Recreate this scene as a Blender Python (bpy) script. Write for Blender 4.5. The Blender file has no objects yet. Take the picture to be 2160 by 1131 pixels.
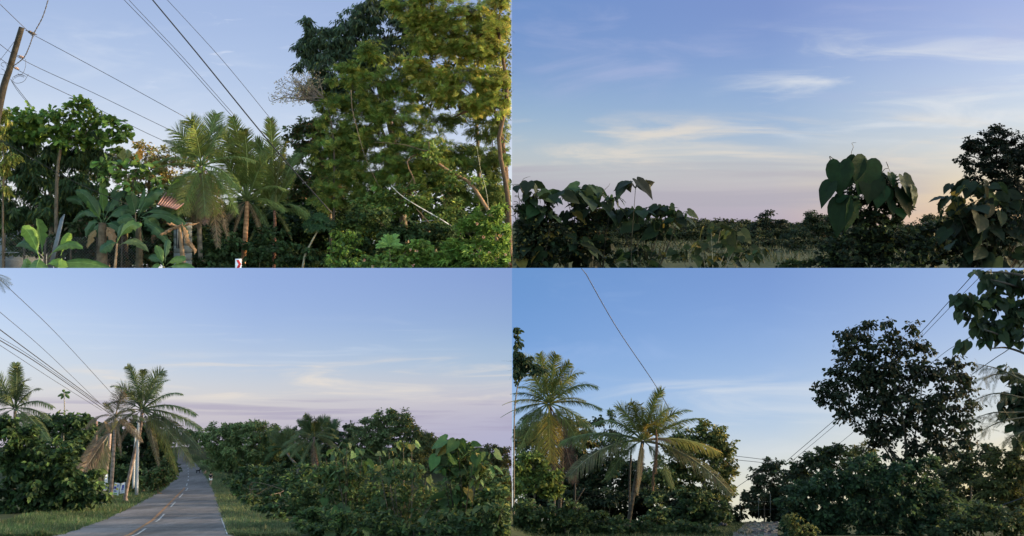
import bpy, math, numpy as np
from mathutils import Vector
R = math.radians
rng = np.random.default_rng(11)
sc = bpy.context.scene
col = sc.collection

# ---------------------------------------------------------------- camera
cam_d = bpy.data.cameras.new('camera'); cam = bpy.data.objects.new('camera', cam_d); col.objects.link(cam)
cam_d.sensor_width = 36; cam_d.lens = 36; cam_d.clip_start = 0.5; cam_d.clip_end = 3000
cam.location = (0, 0, 0); cam.rotation_euler = (R(90), 0, 0)
sc.camera = cam
# ---------------------------------------------------------------- world, sun, exposure
SUN_EL, SUN_AZ = 9.0, 84.0          # low evening sun on the right
w = bpy.data.worlds.new('World'); sc.world = w; w.use_nodes = True
nt = w.node_tree; nt.nodes.clear()
st = nt.nodes.new('ShaderNodeTexSky'); st.sky_type = 'NISHITA'; st.sun_disc = False
st.sun_elevation = R(SUN_EL); st.sun_rotation = R(SUN_AZ)
bg = nt.nodes.new('ShaderNodeBackground'); bg.inputs['Strength'].default_value = 0.15
wo = nt.nodes.new('ShaderNodeOutputWorld')
nt.links.new(st.outputs[0], bg.inputs[0]); nt.links.new(bg.outputs[0], wo.inputs[0])
sd = bpy.data.lights.new('sun', 'SUN'); sun = bpy.data.objects.new('sun', sd); col.objects.link(sun)
sd.energy = 1.6; sd.angle = R(0.5); sd.color = (1.0, 0.78, 0.50)
to_sun = Vector((math.sin(R(SUN_AZ))*math.cos(R(SUN_EL)), math.cos(R(SUN_AZ))*math.cos(R(SUN_EL)), math.sin(R(SUN_EL))))
sun.rotation_euler = to_sun.to_track_quat('Z', 'Y').to_euler()
sc.view_settings.view_transform = 'Standard'; sc.view_settings.look = 'None'
sc.view_settings.gamma = 1.0; sc.view_settings.exposure = 2.3
EXPO = sc.view_settings.exposure
sc.render.engine = 'CYCLES'
sc.cycles.use_denoising = True
sc.cycles.max_bounces = 5; sc.cycles.diffuse_bounces = 3; sc.cycles.transmission_bounces = 3
sc.cycles.glossy_bounces = 2; sc.cycles.use_adaptive_sampling = True

# ---------------------------------------------------------------- helpers
def P(px, py, Y): return np.array([(px-1080)/2160*Y, Y, (565.5-py)/2160*Y])
def S(n, Y): return n*Y/2160.0
def nrm(v): return v/np.maximum(np.linalg.norm(v, axis=-1, keepdims=True), 1e-9)
def lin(r, g, b):
    f = lambda c: ((c/255+0.055)/1.055)**2.4 if c/255 > .04045 else c/255/12.92
    return (f(r), f(g), f(b), 1)
CULL = {'TL': lambda v: v[..., 0] < -.02, 'TR': lambda v: v[..., 0] > .02,
        'BL': lambda v: (v[..., 0] < -.02) & (v[..., 2] < -.01), 'BR': lambda v: (v[..., 0] > .02) & (v[..., 2] < -.01), None: lambda v: np.ones(v.shape[:-1], bool)}

VIEW_SHADE={'TL':1.08,'BL':1.1,'TR':.78,'BR':.92,None:1.0}   # backlit shade of the right-hand views is put into the plant colours
class MB:
    """collects shapes (vertices, faces, a colour per vertex) of ONE mesh object"""
    def __init__(s, panel=None): s.v=[]; s.f=[]; s.c=[]; s.n=0; s.panel=panel
    def add(s, v, faces, c):
        v=np.asarray(v,float); s.v.append(v)
        c=np.asarray(c,float)
        if c.ndim==1: c=np.tile(c[:3],(len(v),1))
        s.c.append(c); s.f.append([(np.asarray(f)+s.n) for f in faces]); s.n+=len(v)
    def tile(s, tv, tf, o, d, n, L, W, c):
        """one small shape per row of o: d = its long axis, n = its face direction"""
        N=len(o)
        if N==0: return
        u=nrm(np.cross(d,n)); n=np.cross(u,d)
        tv=np.asarray(tv,float)
        V=o[:,None,:]+u[:,None,:]*(tv[None,:,0:1]*W[:,None,None])+d[:,None,:]*(tv[None,:,1:2]*L[:,None,None])+n[:,None,:]*(tv[None,:,2:3]*L[:,None,None])
        keep=CULL[s.panel](V).all(axis=1); V=V[keep]; c=c[keep]*VIEW_SHADE[s.panel]; N=len(V)
        if N==0: return
        k=len(tv)
        base=(np.arange(N)*k)[:,None]+s.n
        s.v.append(V.reshape(-1,3)); s.c.append(np.repeat(c,k,axis=0))
        for f in tf: s.f.append([base+np.asarray(f)[None,:]])
        s.n+=N*k
    def tube(s, pts, rad, c, sides=6, cap=True):
        pts=np.asarray(pts,float); m=len(pts); rad=np.broadcast_to(np.asarray(rad,float),(m,))
        t=nrm(np.gradient(pts,axis=0)); ref=np.array([0.13,0.97,0.2]); 
        a=nrm(np.cross(t,ref)); b=np.cross(t,a)
        an=np.linspace(0,2*np.pi,sides,endpoint=False)
        V=pts[:,None,:]+rad[:,None,None]*(a[:,None,:]*np.cos(an)[None,:,None]+b[:,None,:]*np.sin(an)[None,:,None])
        F=[]
        for i in range(m-1):
            for j in range(sides):
                j2=(j+1)%sides; F.append([i*sides+j,i*sides+j2,(i+1)*sides+j2,(i+1)*sides+j])
        if cap: F.append(list(range(sides))[::-1]); F.append([(m-1)*sides+j for j in range(sides)])
        c=np.asarray(c,float)
        if c.ndim==2: c=np.repeat(c,sides,axis=0)
        s.add(V.reshape(-1,3),F,c)
    def box(s, c0, ax, ay, az, c):
        """c0 centre, three half axes"""
        V=[c0+i*ax+j*ay+k*az for i in(-1,1) for j in(-1,1) for k in(-1,1)]
        s.add(V,[[0,1,3,2],[4,6,7,5],[0,4,5,1],[2,3,7,6],[0,2,6,4],[1,5,7,3]],c)
    def build(s, name, mat, parent=None, loc=(0,0,0), smooth=False):
        me=bpy.data.meshes.new(name)
        if s.n:
            V=np.concatenate(s.v)-np.asarray(loc,float)
            C=np.concatenate(s.c)
            loops=[];starts=[];tot=0
            for fl in s.f:
                for f in fl:
                    f2=np.atleast_2d(f); loops.append(f2.ravel()); k=f2.shape[1]
                    starts.append(tot+np.arange(len(f2))*k); tot+=f2.size
            loops=np.concatenate(loops).astype(np.int32); starts=np.concatenate(starts).astype(np.int32)
            me.vertices.add(len(V)); me.vertices.foreach_set('co',V.ravel().astype(np.float32))
            me.loops.add(len(loops)); me.loops.foreach_set('vertex_index',loops)
            me.polygons.add(len(starts)); me.polygons.foreach_set('loop_start',starts)
            a=me.attributes.new('tint','FLOAT_COLOR','POINT')
            C4=np.ones((len(V),4),np.float32); C4[:,:3]=np.clip(C,0,1); a.data.foreach_set('color',C4.ravel())
            me.update(calc_edges=True); me.validate()
            if smooth: me.polygons.foreach_set('use_smooth',[True]*len(me.polygons)); me.update()
        me.materials.append(mat)
        o=bpy.data.objects.new(name,me); col.objects.link(o)
        if parent is not None: o.parent=parent
        else: o.location=loc
        return o

USED=set()
def tag(o, label, cat, group=None, kind=None):
    if label: o['label']=label
    if cat: o['category']=cat
    if group: o['group']=group
    if kind: o['kind']=kind
    return o
def thing(name, label, cat, loc, group=None):
    o=bpy.data.objects.new(name,None); col.objects.link(o); o.location=tuple(loc); o.empty_display_size=.3
    return tag(o,label,cat,group)
def curve(pts, n=12):
    """smooth curve through points (Catmull-Rom)"""
    p=np.asarray(pts,float)
    if len(p)<3: return np.array([p[0]+(p[-1]-p[0])*t for t in np.linspace(0,1,n)])
    q=np.vstack([2*p[0]-p[1],p,2*p[-1]-p[-2]]); out=[]
    for t in np.linspace(0,len(p)-1-1e-6,n):
        i=int(t); f=t-i; a,b,c,d=q[i],q[i+1],q[i+2],q[i+3]
        out.append(.5*((2*b)+(-a+c)*f+(2*a-5*b+4*c-d)*f*f+(-a+3*b-3*c+d)*f**3))
    return np.array(out)

# ---------------------------------------------------------------- materials
def mat(name, rough=.8, spec=.3, transl=0, noise=0, nscale=4, bump=0, base=None):
    m=bpy.data.materials.new(name); m.use_nodes=True; t=m.node_tree; N=t.nodes; N.clear(); K=t.links.new
    out=N.new('ShaderNodeOutputMaterial'); b=N.new('ShaderNodeBsdfPrincipled')
    b.inputs['Roughness'].default_value=rough; b.inputs['Specular IOR Level'].default_value=spec
    at=N.new('ShaderNodeAttribute'); at.attribute_name='tint'; c=at.outputs['Color']
    if noise:
        tc=N.new('ShaderNodeTexCoord'); no=N.new('ShaderNodeTexNoise'); no.inputs['Scale'].default_value=nscale; no.inputs['Detail'].default_value=6; no.inputs['Roughness'].default_value=.65
        K(tc.outputs['Object'],no.inputs['Vector'])
        mr=N.new('ShaderNodeMapRange'); mr.inputs[1].default_value=.3; mr.inputs[2].default_value=.7; mr.inputs[3].default_value=1-noise; mr.inputs[4].default_value=1+noise
        K(no.outputs[0],mr.inputs[0])
        mx=N.new('ShaderNodeMix'); mx.data_type='RGBA'; mx.blend_type='MULTIPLY'; mx.inputs[0].default_value=1
        K(c,mx.inputs[6]); K(mr.outputs[0],mx.inputs[7]); c=mx.outputs[2]
        if bump:
            bp=N.new('ShaderNodeBump'); bp.inputs['Strength'].default_value=bump; bp.inputs['Distance'].default_value=.1
            K(no.outputs[0],bp.inputs['Height']); K(bp.outputs[0],b.inputs['Normal'])
    K(c,b.inputs['Base Color'])
    if transl:
        tr=N.new('ShaderNodeBsdfTranslucent'); hs=N.new('ShaderNodeHueSaturation'); hs.inputs['Hue'].default_value=.485; hs.inputs['Value'].default_value=1.5
        K(c,hs.inputs['Color']); K(hs.outputs[0],tr.inputs['Color'])
        ms=N.new('ShaderNodeMixShader'); ms.inputs[0].default_value=transl
        K(b.outputs[0],ms.inputs[1]); K(tr.outputs[0],ms.inputs[2]); K(ms.outputs[0],out.inputs[0])
    else: K(b.outputs[0],out.inputs[0])
    return m
M_leaf=mat('leaf',.62,.16,.30,noise=.3,nscale=2.2); M_gloss=mat('glossy_leaf',.5,.28,.2,noise=.25,nscale=1.2); M_dry=mat('dry_leaf',.85,.1,.2)
M_bark=mat('bark',.9,.15,noise=.45,nscale=1.6,bump=.6); M_plain=mat('painted',.6,.3,noise=.12,nscale=3)
M_wire=mat('wire',.6,.3); M_concrete=mat('concrete',.85,.2,noise=.2,nscale=1.5,bump=.2)
M_metal=mat('metal',.45,.6,noise=.25,nscale=2); M_skin=mat('skin',.6,.3); M_cloth=mat('cloth',.9,.1)
M_grass=mat('grass_blade',.7,.2,.25)

def M_ground():
    m=bpy.data.materials.new('ground_soil'); m.use_nodes=True; t=m.node_tree; N=t.nodes; K=t.links.new; b=N['Principled BSDF']
    b.inputs['Roughness'].default_value=.95; b.inputs['Specular IOR Level'].default_value=.1
    g=N.new('ShaderNodeNewGeometry'); n1=N.new('ShaderNodeTexNoise'); n1.inputs['Scale'].default_value=.12; n1.inputs['Detail'].default_value=8
    n2=N.new('ShaderNodeTexNoise'); n2.inputs['Scale'].default_value=2.5; n2.inputs['Detail'].default_value=8
    K(g.outputs['Position'],n1.inputs[0]); K(g.outputs['Position'],n2.inputs[0])
    r=N.new('ShaderNodeValToRGB'); e=r.color_ramp.elements; e[0].position=.35; e[0].color=(.022,.034,.012,1); e[1].position=.68; e[1].color=(.06,.062,.026,1)
    K(n1.outputs[0],r.inputs[0]); mx=N.new('ShaderNodeMix'); mx.data_type='RGBA'; mx.blend_type='MULTIPLY'; mx.inputs[0].default_value=1
    r2=N.new('ShaderNodeValToRGB'); r2.color_ramp.elements[0].position=.3; r2.color_ramp.elements[0].color=(.5,.5,.5,1); r2.color_ramp.elements[1].position=.7; r2.color_ramp.elements[1].color=(1.3,1.3,1.25,1)
    K(n2.outputs[0],r2.inputs[0]); K(r.outputs[0],mx.inputs[6]); K(r2.outputs[0],mx.inputs[7]); K(mx.outputs[2],b.inputs['Base Color'])
    bp=N.new('ShaderNodeBump'); bp.inputs['Strength'].default_value=.5; K(n2.outputs[0],bp.inputs['Height']); K(bp.outputs[0],b.inputs['Normal'])
    return m
def M_road(name, a, bcol, joints=True):
    m=bpy.data.materials.new(name); m.use_nodes=True; t=m.node_tree; N=t.nodes; K=t.links.new; b=N['Principled BSDF']
    b.inputs['Roughness'].default_value=.85; b.inputs['Specular IOR Level'].default_value=.25
    g=N.new('ShaderNodeNewGeometry'); n1=N.new('ShaderNodeTexNoise'); n1.inputs['Scale'].default_value=.5; n1.inputs['Detail'].default_value=10; n1.inputs['Roughness'].default_value=.7
    mp=N.new('ShaderNodeMapping'); mp.inputs['Scale'].default_value=(1.2,.25,1); K(g.outputs['Position'],mp.inputs[0]); K(mp.outputs[0],n1.inputs[0])
    r=N.new('ShaderNodeValToRGB'); e=r.color_ramp.elements; e[0].position=.36; e[0].color=a; e[1].position=.64; e[1].color=bcol
    n2=N.new('ShaderNodeTexNoise'); n2.inputs['Scale'].default_value=9; n2.inputs['Detail'].default_value=8; K(g.outputs['Position'],n2.inputs[0])
    K(n1.outputs[0],r.inputs[0]); mx=N.new('ShaderNodeMix'); mx.data_type='RGBA'; mx.blend_type='MULTIPLY'; mx.inputs[0].default_value=1
    r2=N.new('ShaderNodeValToRGB'); r2.color_ramp.elements[0].position=.3; r2.color_ramp.elements[0].color=(.75,.75,.75,1); r2.color_ramp.elements[1].position=.7; r2.color_ramp.elements[1].color=(1.15,1.15,1.15,1)
    K(n2.outputs[0],r2.inputs[0]); K(r.outputs[0],mx.inputs[6]); K(r2.outputs[0],mx.inputs[7]); c=mx.outputs[2]
    if joints:
        sp=N.new('ShaderNodeSeparateXYZ'); K(g.outputs['Position'],sp.inputs[0]); mm=N.new('ShaderNodeMath'); mm.operation='PINGPONG'; mm.inputs[1].default_value=3.0
        K(sp.outputs['Y'],mm.inputs[0]); cm=N.new('ShaderNodeMath'); cm.operation='LESS_THAN'; cm.inputs[1].default_value=.09; K(mm.outputs[0],cm.inputs[0])
        m2=N.new('ShaderNodeMix'); m2.data_type='RGBA'; m2.blend_type='MULTIPLY'; m2.inputs[7].default_value=(.62,.62,.62,1)
        K(cm.outputs[0],m2.inputs[0]); K(c,m2.inputs[6]); c=m2.outputs[2]
    K(c,b.inputs['Base Color'])
    bp=N.new('ShaderNodeBump'); bp.inputs['Strength'].default_value=.3; bp.inputs['Distance'].default_value=.05; K(n2.outputs[0],bp.inputs['Height']); K(bp.outputs[0],b.inputs['Normal'])
    return m

# ---------------------------------------------------------------- sky backdrops (each emits its own evening sky)
def sky_mat(name, cols, clouds, gain=1.0):
    """cols: 3 columns (left, middle, right) of [(height 0..1, (r,g,b))]; clouds: (scale vector, threshold lo, hi, colour, low, high, amount, seed)"""
    m=bpy.data.materials.new(name); m.use_nodes=True; t=m.node_tree; N=t.nodes; N.clear(); K=t.links.new
    out=N.new('ShaderNodeOutputMaterial'); em=N.new('ShaderNodeEmission'); em.inputs['Strength'].default_value=gain/2**EXPO; K(em.outputs[0],out.inputs[0])
    uv=N.new('ShaderNodeAttribute'); uv.attribute_name='sky_uv'; sp=N.new('ShaderNodeSeparateXYZ'); K(uv.outputs['Vector'],sp.inputs[0])
    U,V=sp.outputs[0],sp.outputs[1]
    def ramp(stops,src,interp='EASE'):
        r=N.new('ShaderNodeValToRGB'); r.color_ramp.interpolation=interp; e=r.color_ramp.elements
        while len(e)<len(stops): e.new(.5)
        for i,(p,c) in enumerate(stops): e[i].position=p; e[i].color=c if len(c)==4 else lin(*c)
        K(src,r.inputs[0]); return r.outputs[0]
    # gentle warping so that the bands do not run dead straight
    wn=N.new('ShaderNodeTexNoise'); wn.inputs['Scale'].default_value=2.2; wn.inputs['Detail'].default_value=3; K(uv.outputs['Vector'],wn.inputs[0])
    wm=N.new('ShaderNodeMath'); wm.operation='MULTIPLY_ADD'; wm.inputs[1].default_value=.10; wm.inputs[2].default_value=-.05; K(wn.outputs[0],wm.inputs[0])
    va=N.new('ShaderNodeMath'); va.operation='ADD'; K(V,va.inputs[0]); K(wm.outputs[0],va.inputs[1]); V2=va.outputs[0]
    L_,M_,R_=[ramp(c,V2,'B_SPLINE' if len(c)>2 else 'LINEAR') for c in cols]
    f1=ramp([(0,(0,0,0,1)),(.5,(1,1,1,1))],U,'LINEAR'); f2=ramp([(.5,(0,0,0,1)),(1,(1,1,1,1))],U,'LINEAR')
    def mix(f,a,b):
        x=N.new('ShaderNodeMix'); x.data_type='RGBA'; K(f,x.inputs[0]); K(a,x.inputs[6])
        if isinstance(b,tuple): x.inputs[7].default_value=b
        else: K(b,x.inputs[7])
        return x.outputs[2]
    c=mix(f2,mix(f1,L_,M_),R_)
    for (sx,sy,rot,lo,hi,cc,v0,v1,v2,v3,u0,u1,amt,seed) in clouds:
        mp=N.new('ShaderNodeMapping'); mp.inputs['Rotation'].default_value=(0,0,R(rot)); mp.inputs['Scale'].default_value=(sx,sy,1); mp.inputs['Location'].default_value=(seed,seed*.37,seed)
        K(uv.outputs['Vector'],mp.inputs[0]); no=N.new('ShaderNodeTexNoise'); no.inputs['Scale'].default_value=1; no.inputs['Detail'].default_value=7; no.inputs['Roughness'].default_value=.56; no.inputs['Distortion'].default_value=.6
        K(mp.outputs[0],no.inputs[0])
        a=ramp([(lo,(0,0,0,1)),(hi,(1,1,1,1))],no.outputs[0],'EASE')
        band=ramp([(v0,(0,0,0,1)),(v1,(1,1,1,1)),(v2,(1,1,1,1)),(v3,(0,0,0,1))],V,'EASE')
        ub=ramp([(max(u0-.15,0),(0,0,0,1) if u0>0 else (1,1,1,1)),(u0+.05,(1,1,1,1)),(u1-.05,(1,1,1,1)),(min(u1+.15,1),(0,0,0,1) if u1<1 else (1,1,1,1))],U,'EASE')
        p=N.new('ShaderNodeMath'); p.operation='MULTIPLY'; K(a,p.inputs[0]); K(band,p.inputs[1])
        p2=N.new('ShaderNodeMath'); p2.operation='MULTIPLY'; K(p.outputs[0],p2.inputs[0]); K(ub,p2.inputs[1])
        p3=N.new('ShaderNodeMath'); p3.operation='MULTIPLY'; K(p2.outputs[0],p3.inputs[0]); p3.inputs[1].default_value=amt
        c=mix(p3.outputs[0],c,lin(*cc))
    K(c,em.inputs[0]); return m
def sky(Y, px0, px1, pyb, pyt, upx0, upx1, upyb, upyt, material):
    """an upright backdrop at distance Y from pixel column px0..px1 ; sky_uv runs 0..1 over the stretch the photo shows"""
    me=bpy.data.meshes.new('sky'); q=[(px0,pyb),(px1,pyb),(px1,pyt),(px0,pyt)]
    me.from_pydata([tuple(P(a,b,Y)) for a,b in q],[],[(0,1,2,3)]); a=me.attributes.new('sky_uv','FLOAT_VECTOR','POINT')
    for i,(x,y) in enumerate(q): a.data[i].vector=((x-upx0)/(upx1-upx0),(y-upyb)/(upyt-upyb),0)
    me.materials.append(material); o=bpy.data.objects.new('sky',me); col.objects.link(o)
    tag(o,None,None,kind='structure'); return o
skyTL=sky_mat('evening_sky',[
  [(0,(246,246,246)),(.35,(228,234,242)),(.62,(192,210,236)),(1,(161,184,224))],
  [(0,(240,242,244)),(.3,(216,226,240)),(.6,(180,201,233)),(1,(160,182,224))],
  [(0,(235,238,243)),(.3,(212,222,238)),(.55,(172,193,228)),(1,(150,172,218))]],
  [(3,6,-25,.5,.75,(225,233,246),.1,.3,.8,1,0,1,.35,2.1),(9,22,35,.60,.74,(214,224,245),.3,.45,.9,1,.35,.6,.6,7.3)])
skyTR=sky_mat('evening_sky_west',[
  [(0,(172,170,190)),(.14,(182,182,192)),(.28,(194,200,200)),(.45,(156,186,212)),(.7,(124,156,206)),(1,(112,146,202))],
  [(0,(180,170,188)),(.12,(196,188,194)),(.26,(200,202,200)),(.42,(160,188,218)),(.7,(134,162,212)),(1,(124,148,204))],
  [(0,(244,198,148)),(.13,(252,224,168)),(.27,(216,216,212)),(.5,(212,224,234)),(.75,(184,202,236)),(1,(162,180,226))]],
  [(3.2,10,8,.44,.7,(232,222,208),.18,.28,.42,.52,0,1,.75,3.0),(3.4,9,-22,.44,.76,(232,234,236),.3,.45,.7,.95,.5,1,.7,5.2),
   (1.3,9,4,.36,.62,(178,174,186),.02,.08,.22,.32,0,.75,.75,9.4),(3.4,6,-30,.48,.8,(176,186,222),.5,.6,.95,1,0,1,.5,1.7)])
skyBL=sky_mat('evening_sky_north',[
  [(0,(190,184,199)),(.16,(208,198,204)),(.3,(220,220,220)),(.5,(208,222,236)),(.75,(192,213,243)),(1,(170,196,237))],
  [(0,(184,180,200)),(.15,(198,192,202)),(.28,(216,212,210)),(.45,(186,204,226)),(.7,(158,184,228)),(1,(148,174,224))],
  [(0,(176,176,204)),(.15,(184,182,204)),(.28,(202,198,206)),(.45,(172,196,218)),(.7,(146,174,216)),(1,(132,158,212))]],
  [(3.2,10,-8,.44,.7,(236,226,214),.2,.3,.42,.55,.2,1,.8,6.0),(2.4,17,4,.46,.66,(168,162,188),.02,.08,.22,.3,0,1,.6,8.8),(2.5,12,6,.5,.75,(214,224,238),.4,.5,.6,.8,0,.8,.4,4.4)])
skyBR=sky_mat('evening_sky_east',[
  [(0,(222,222,206)),(.2,(190,208,226)),(.45,(146,184,228)),(.7,(120,162,218)),(1,(104,148,206))],
  [(0,(232,226,196)),(.2,(214,220,222)),(.4,(176,202,230)),(.7,(138,172,224)),(1,(120,152,210))],
  [(0,(250,226,158)),(.2,(242,230,196)),(.4,(222,228,226)),(.7,(178,200,232)),(1,(152,180,228))]],
  [(2.6,9,-16,.42,.74,(226,230,234),.15,.3,.45,.62,.2,1,.6,3.9),(4,5,28,.5,.8,(160,188,232),.4,.55,.9,1,0,.6,.4,8.1)])
sky(205,-700,1080,640,-400,0,1080,470,0,skyTL)
sky(470,860,3000,600,-500,1080,2160,470,0,skyTR)
sky(120,-700,1400,1240,565.5,0,1080,940,565,skyBL)
sky(78,1080,3000,1300,565.5,1080,2160,1070,565,skyBR)

# ---------------------------------------------------------------- ground
rowY=[0,10,33,48,85,98,108,118.5]; rowZ=[-2.9,-4.55,-8.64,-11.32,-18.3,-19.7,-20.5,-20.9]
def zBL(Y): return np.interp(Y,rowY,rowZ)
def zBR(Y): return -1.3-.2315*np.asarray(Y)
def smooth(t): t=np.clip(t,0,1); return t*t*(3-2*t)
def gz(x,Y):
    k=smooth((x/np.maximum(Y,1)+.03)/.06); return zBL(Y)*(1-k)+zBR(Y)*k
MG=M_ground()
def sheet(name, xs, ys, fz, material):
    X,Yg=np.meshgrid(xs,ys); Z=fz(X,Yg); V=np.stack([X,Yg,Z],-1).reshape(-1,3); nx=len(xs)
    i=np.arange(len(ys)-1)[:,None]*nx+np.arange(nx-1)[None,:]; i=i.ravel()
    mb=MB(); mb.v.append(V); mb.c.append(np.ones((len(V),3))*.1); mb.f.append([np.stack([i,i+1,i+nx+1,i+nx],1)]); mb.n=len(V)
    return tag(mb.build(name,material,smooth=True),None,None,kind='structure')
def bumpy(x,y,a): return a*(np.sin(x*.9+1.3)*np.cos(y*.7)+.6*np.sin(x*2.1+y*1.7))
sheet('ground',np.linspace(-110,0,150),np.concatenate([np.linspace(-20,30,12),np.linspace(31,119.5,90)]),lambda x,y:gz(x,y)-.02+bumpy(x,y,.03),MG)
sheet('ground',np.linspace(0,18,24),np.linspace(78.6,119.5,40),lambda x,y:zBL(y)-.02+bumpy(x,y,.03),MG)
sheet('ground',np.linspace(0,110,150),np.concatenate([np.linspace(-20,30,12),np.linspace(31,77.5,60)]),lambda x,y:gz(x,y)-.02+bumpy(x,y,.03),MG)
def zTR(Y): return np.interp(Y,[78,110,150,200,300,470],[-3.2,-.1,2.5,5.2,10.6,19.6])
sheet('hillside',np.linspace(0,420,130),np.linspace(78.6,469,120),lambda x,y:zTR(y)+bumpy(x*.3,y*.3,.12),MG)
sheet('hillside',np.linspace(-170,-.5,90),np.linspace(120.5,204,40),lambda x,y:-2.6+bumpy(x,y,.05)+0*y,MG)
def base_z(panel,x,Y):
    return {'TL':-2.6,'TR':float(zTR(Y)),'BL':float(gz(np.float64(x),Y)),'BR':float(gz(np.float64(x),Y))}[panel]

# ---------------------------------------------------------------- leaves
T_OV=([(0,0,0),(.42,.3,.10),(.34,.72,.04),(0,1,-.08),(-.34,.72,.04),(-.42,.3,.10)],[[0,1,2,3],[0,3,4,5]])
T_LA=([(0,0,0),(.5,.35,.06),(0,1,-.12),(-.5,.35,.06)],[[0,1,2],[0,2,3]])
T_OB=([(0,0,0),(.3,.4,.06),(.5,.78,.02),(0,1,-.08),(-.5,.78,.02),(-.3,.4,.06)],[[0,1,2,3],[0,3,4,5]])
def _heart():
    half=[(0,0),(.10,-.09),(.24,-.13),(.38,-.08),(.48,.06),(.52,.22),(.48,.40),(.38,.58),(.25,.76),(.12,.92),(0,1.08)]
    mid=[0,.0,.06,.12,.2,.3,.42,.56,.7,.86,1.08]; v=[];f=[]
    zz=lambda x,y: .10*abs(x)-.20*max(0,y-.35)**2+.02*math.sin(y*19)*abs(x)*2
    for s_ in(1,-1):
        k=len(v)
        for (x,y) in half: v.append((s_*x,y,zz(x,y)))
        for (x,y),m_ in zip(half,mid): v.append((s_*x*.5,(y+m_)/2,zz(x*.5,(y+m_)/2)))
        for m_ in mid: v.append((0,m_,zz(0,m_)))
        n=11
        for a in range(n-1):
            for b_ in (0,n):
                q=[k+b_+a,k+b_+a+1,k+b_+n+a+1,k+b_+n+a]; f.append(q if s_>0 else q[::-1])
    return v,f
T_HE=_heart()
def _pin(n,lf,wd,dr):
    v=[];f=[]
    for i in range(n):
        y=.12+.8*i/(n-1); l=lf*(1-.55*abs(i/(n-1)-.35))
        for s in(-1,1):
            k=len(v); z=-.12*y*y
            v+=[(0,y,z),(s*l*.5,y+.03+wd,z-dr*.5),(s*l,y+.1,z-dr),(s*l*.5,y+.03-wd*.4,z-dr*.5)]; f.append([k,k+1,k+2,k+3])
    k=len(v); v+=[(-.008,0,0),(.008,0,0),(.008,.95,-.1),(-.008,.95,-.1)]; f.append([k,k+1,k+2,k+3]); return v,f
T_PI=_pin(5,.46,.13,.05)
TEMPL={'ovate':(T_OV,.62),'lance':(T_LA,.26),'obovate':(T_OB,.62),'heart':(T_HE,.9),'pinnate':(T_PI,1.0)}
LAREA={'ovate':.36,'lance':.13,'obovate':.34,'heart':.6,'pinnate':.33}
def sphere(n):
    v=nrm(rng.normal(size=(n,3))); return v
def mixcol(N, base, var=.18, alt=None, altf=0.0):
    c=np.tile(np.asarray(base,float),(N,1))*(1+var*rng.normal(size=(N,1))).clip(.35,2)
    c*=(1+.07*rng.normal(size=(N,3)))
    if alt is not None:
        m=rng.random(N)<altf; c[m]=np.asarray(alt)*(1+.2*rng.normal(size=(m.sum(),1))).clip(.4,2)
    return c.clip(.003,.9)
def foliage(mb, blobs, Y, leaf='ovate', size=9, cov=3, clump=16, base=(.05,.09,.03), var=.2, alt=None, altf=0., droop=.25, shell=2.2, depth=.8, up=.5, flat=1.0, loose=.75):
    """fills ellipsoids (px,py,rx,ry[,Y]) with clumps of leaves; returns clump centres per blob"""
    (tv,tf),asp=TEMPL[leaf]; out=[]
    for b in blobs:
        px,py,rx,ry=b[:4]; yb=b[4] if len(b)>4 else Y
        area=math.pi*rx*ry; nl=int(2.5*cov*area/(LAREA[leaf]*size*size))+3; nc=max(4,int(area/(clump*clump)*1.25))
        c0=P(px,py,yb); RX,RZ=S(rx,yb),S(ry,yb); RY=depth*math.sqrt(RX*RZ)
        d=sphere(nc); r=rng.random(nc)**(1/shell)
        lump=1+.16*np.sin(3*d[:,0]+px)+.14*np.sin(4.3*d[:,2]+py)
        cc=c0+d*(r*lump)[:,None]*np.array([RX,RY,RZ])
        cj=rng.normal(1,.17,nc).clip(.55,1.5); per=rng.dirichlet(np.ones(nc)*3)*nl; per=np.maximum(per.astype(int),2)
        idx=np.repeat(np.arange(nc),per); N=len(idx); cr=S(clump,yb)
        q=sphere(N)*(rng.random((N,1))**.5); q[:,2]*=.62*flat
        o=cc[idx]+q*cr*(loose+.5*rng.random((N,1)))
        outw=nrm(cc-c0)[idx]
        dd=nrm(q*np.array([1,1,.7])+.35*outw+.45*sphere(N)+np.array([0,0,-droop]))
        nn=nrm(np.array([0,-.35,up])+.75*outw+.75*sphere(N))
        L=S(size,yb)*rng.normal(1,.2,N).clip(.5,1.6)
        c=mixcol(N,base,var*.7,alt,altf)*cj[idx][:,None]
        mb.tile(tv,tf,o-dd*L[:,None]*.4,dd,nn,L,L*asp,c)
        out.append((c0,cc,np.array([RX,RY,RZ])))
    return out
BARK=(.12,.095,.07)
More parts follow.
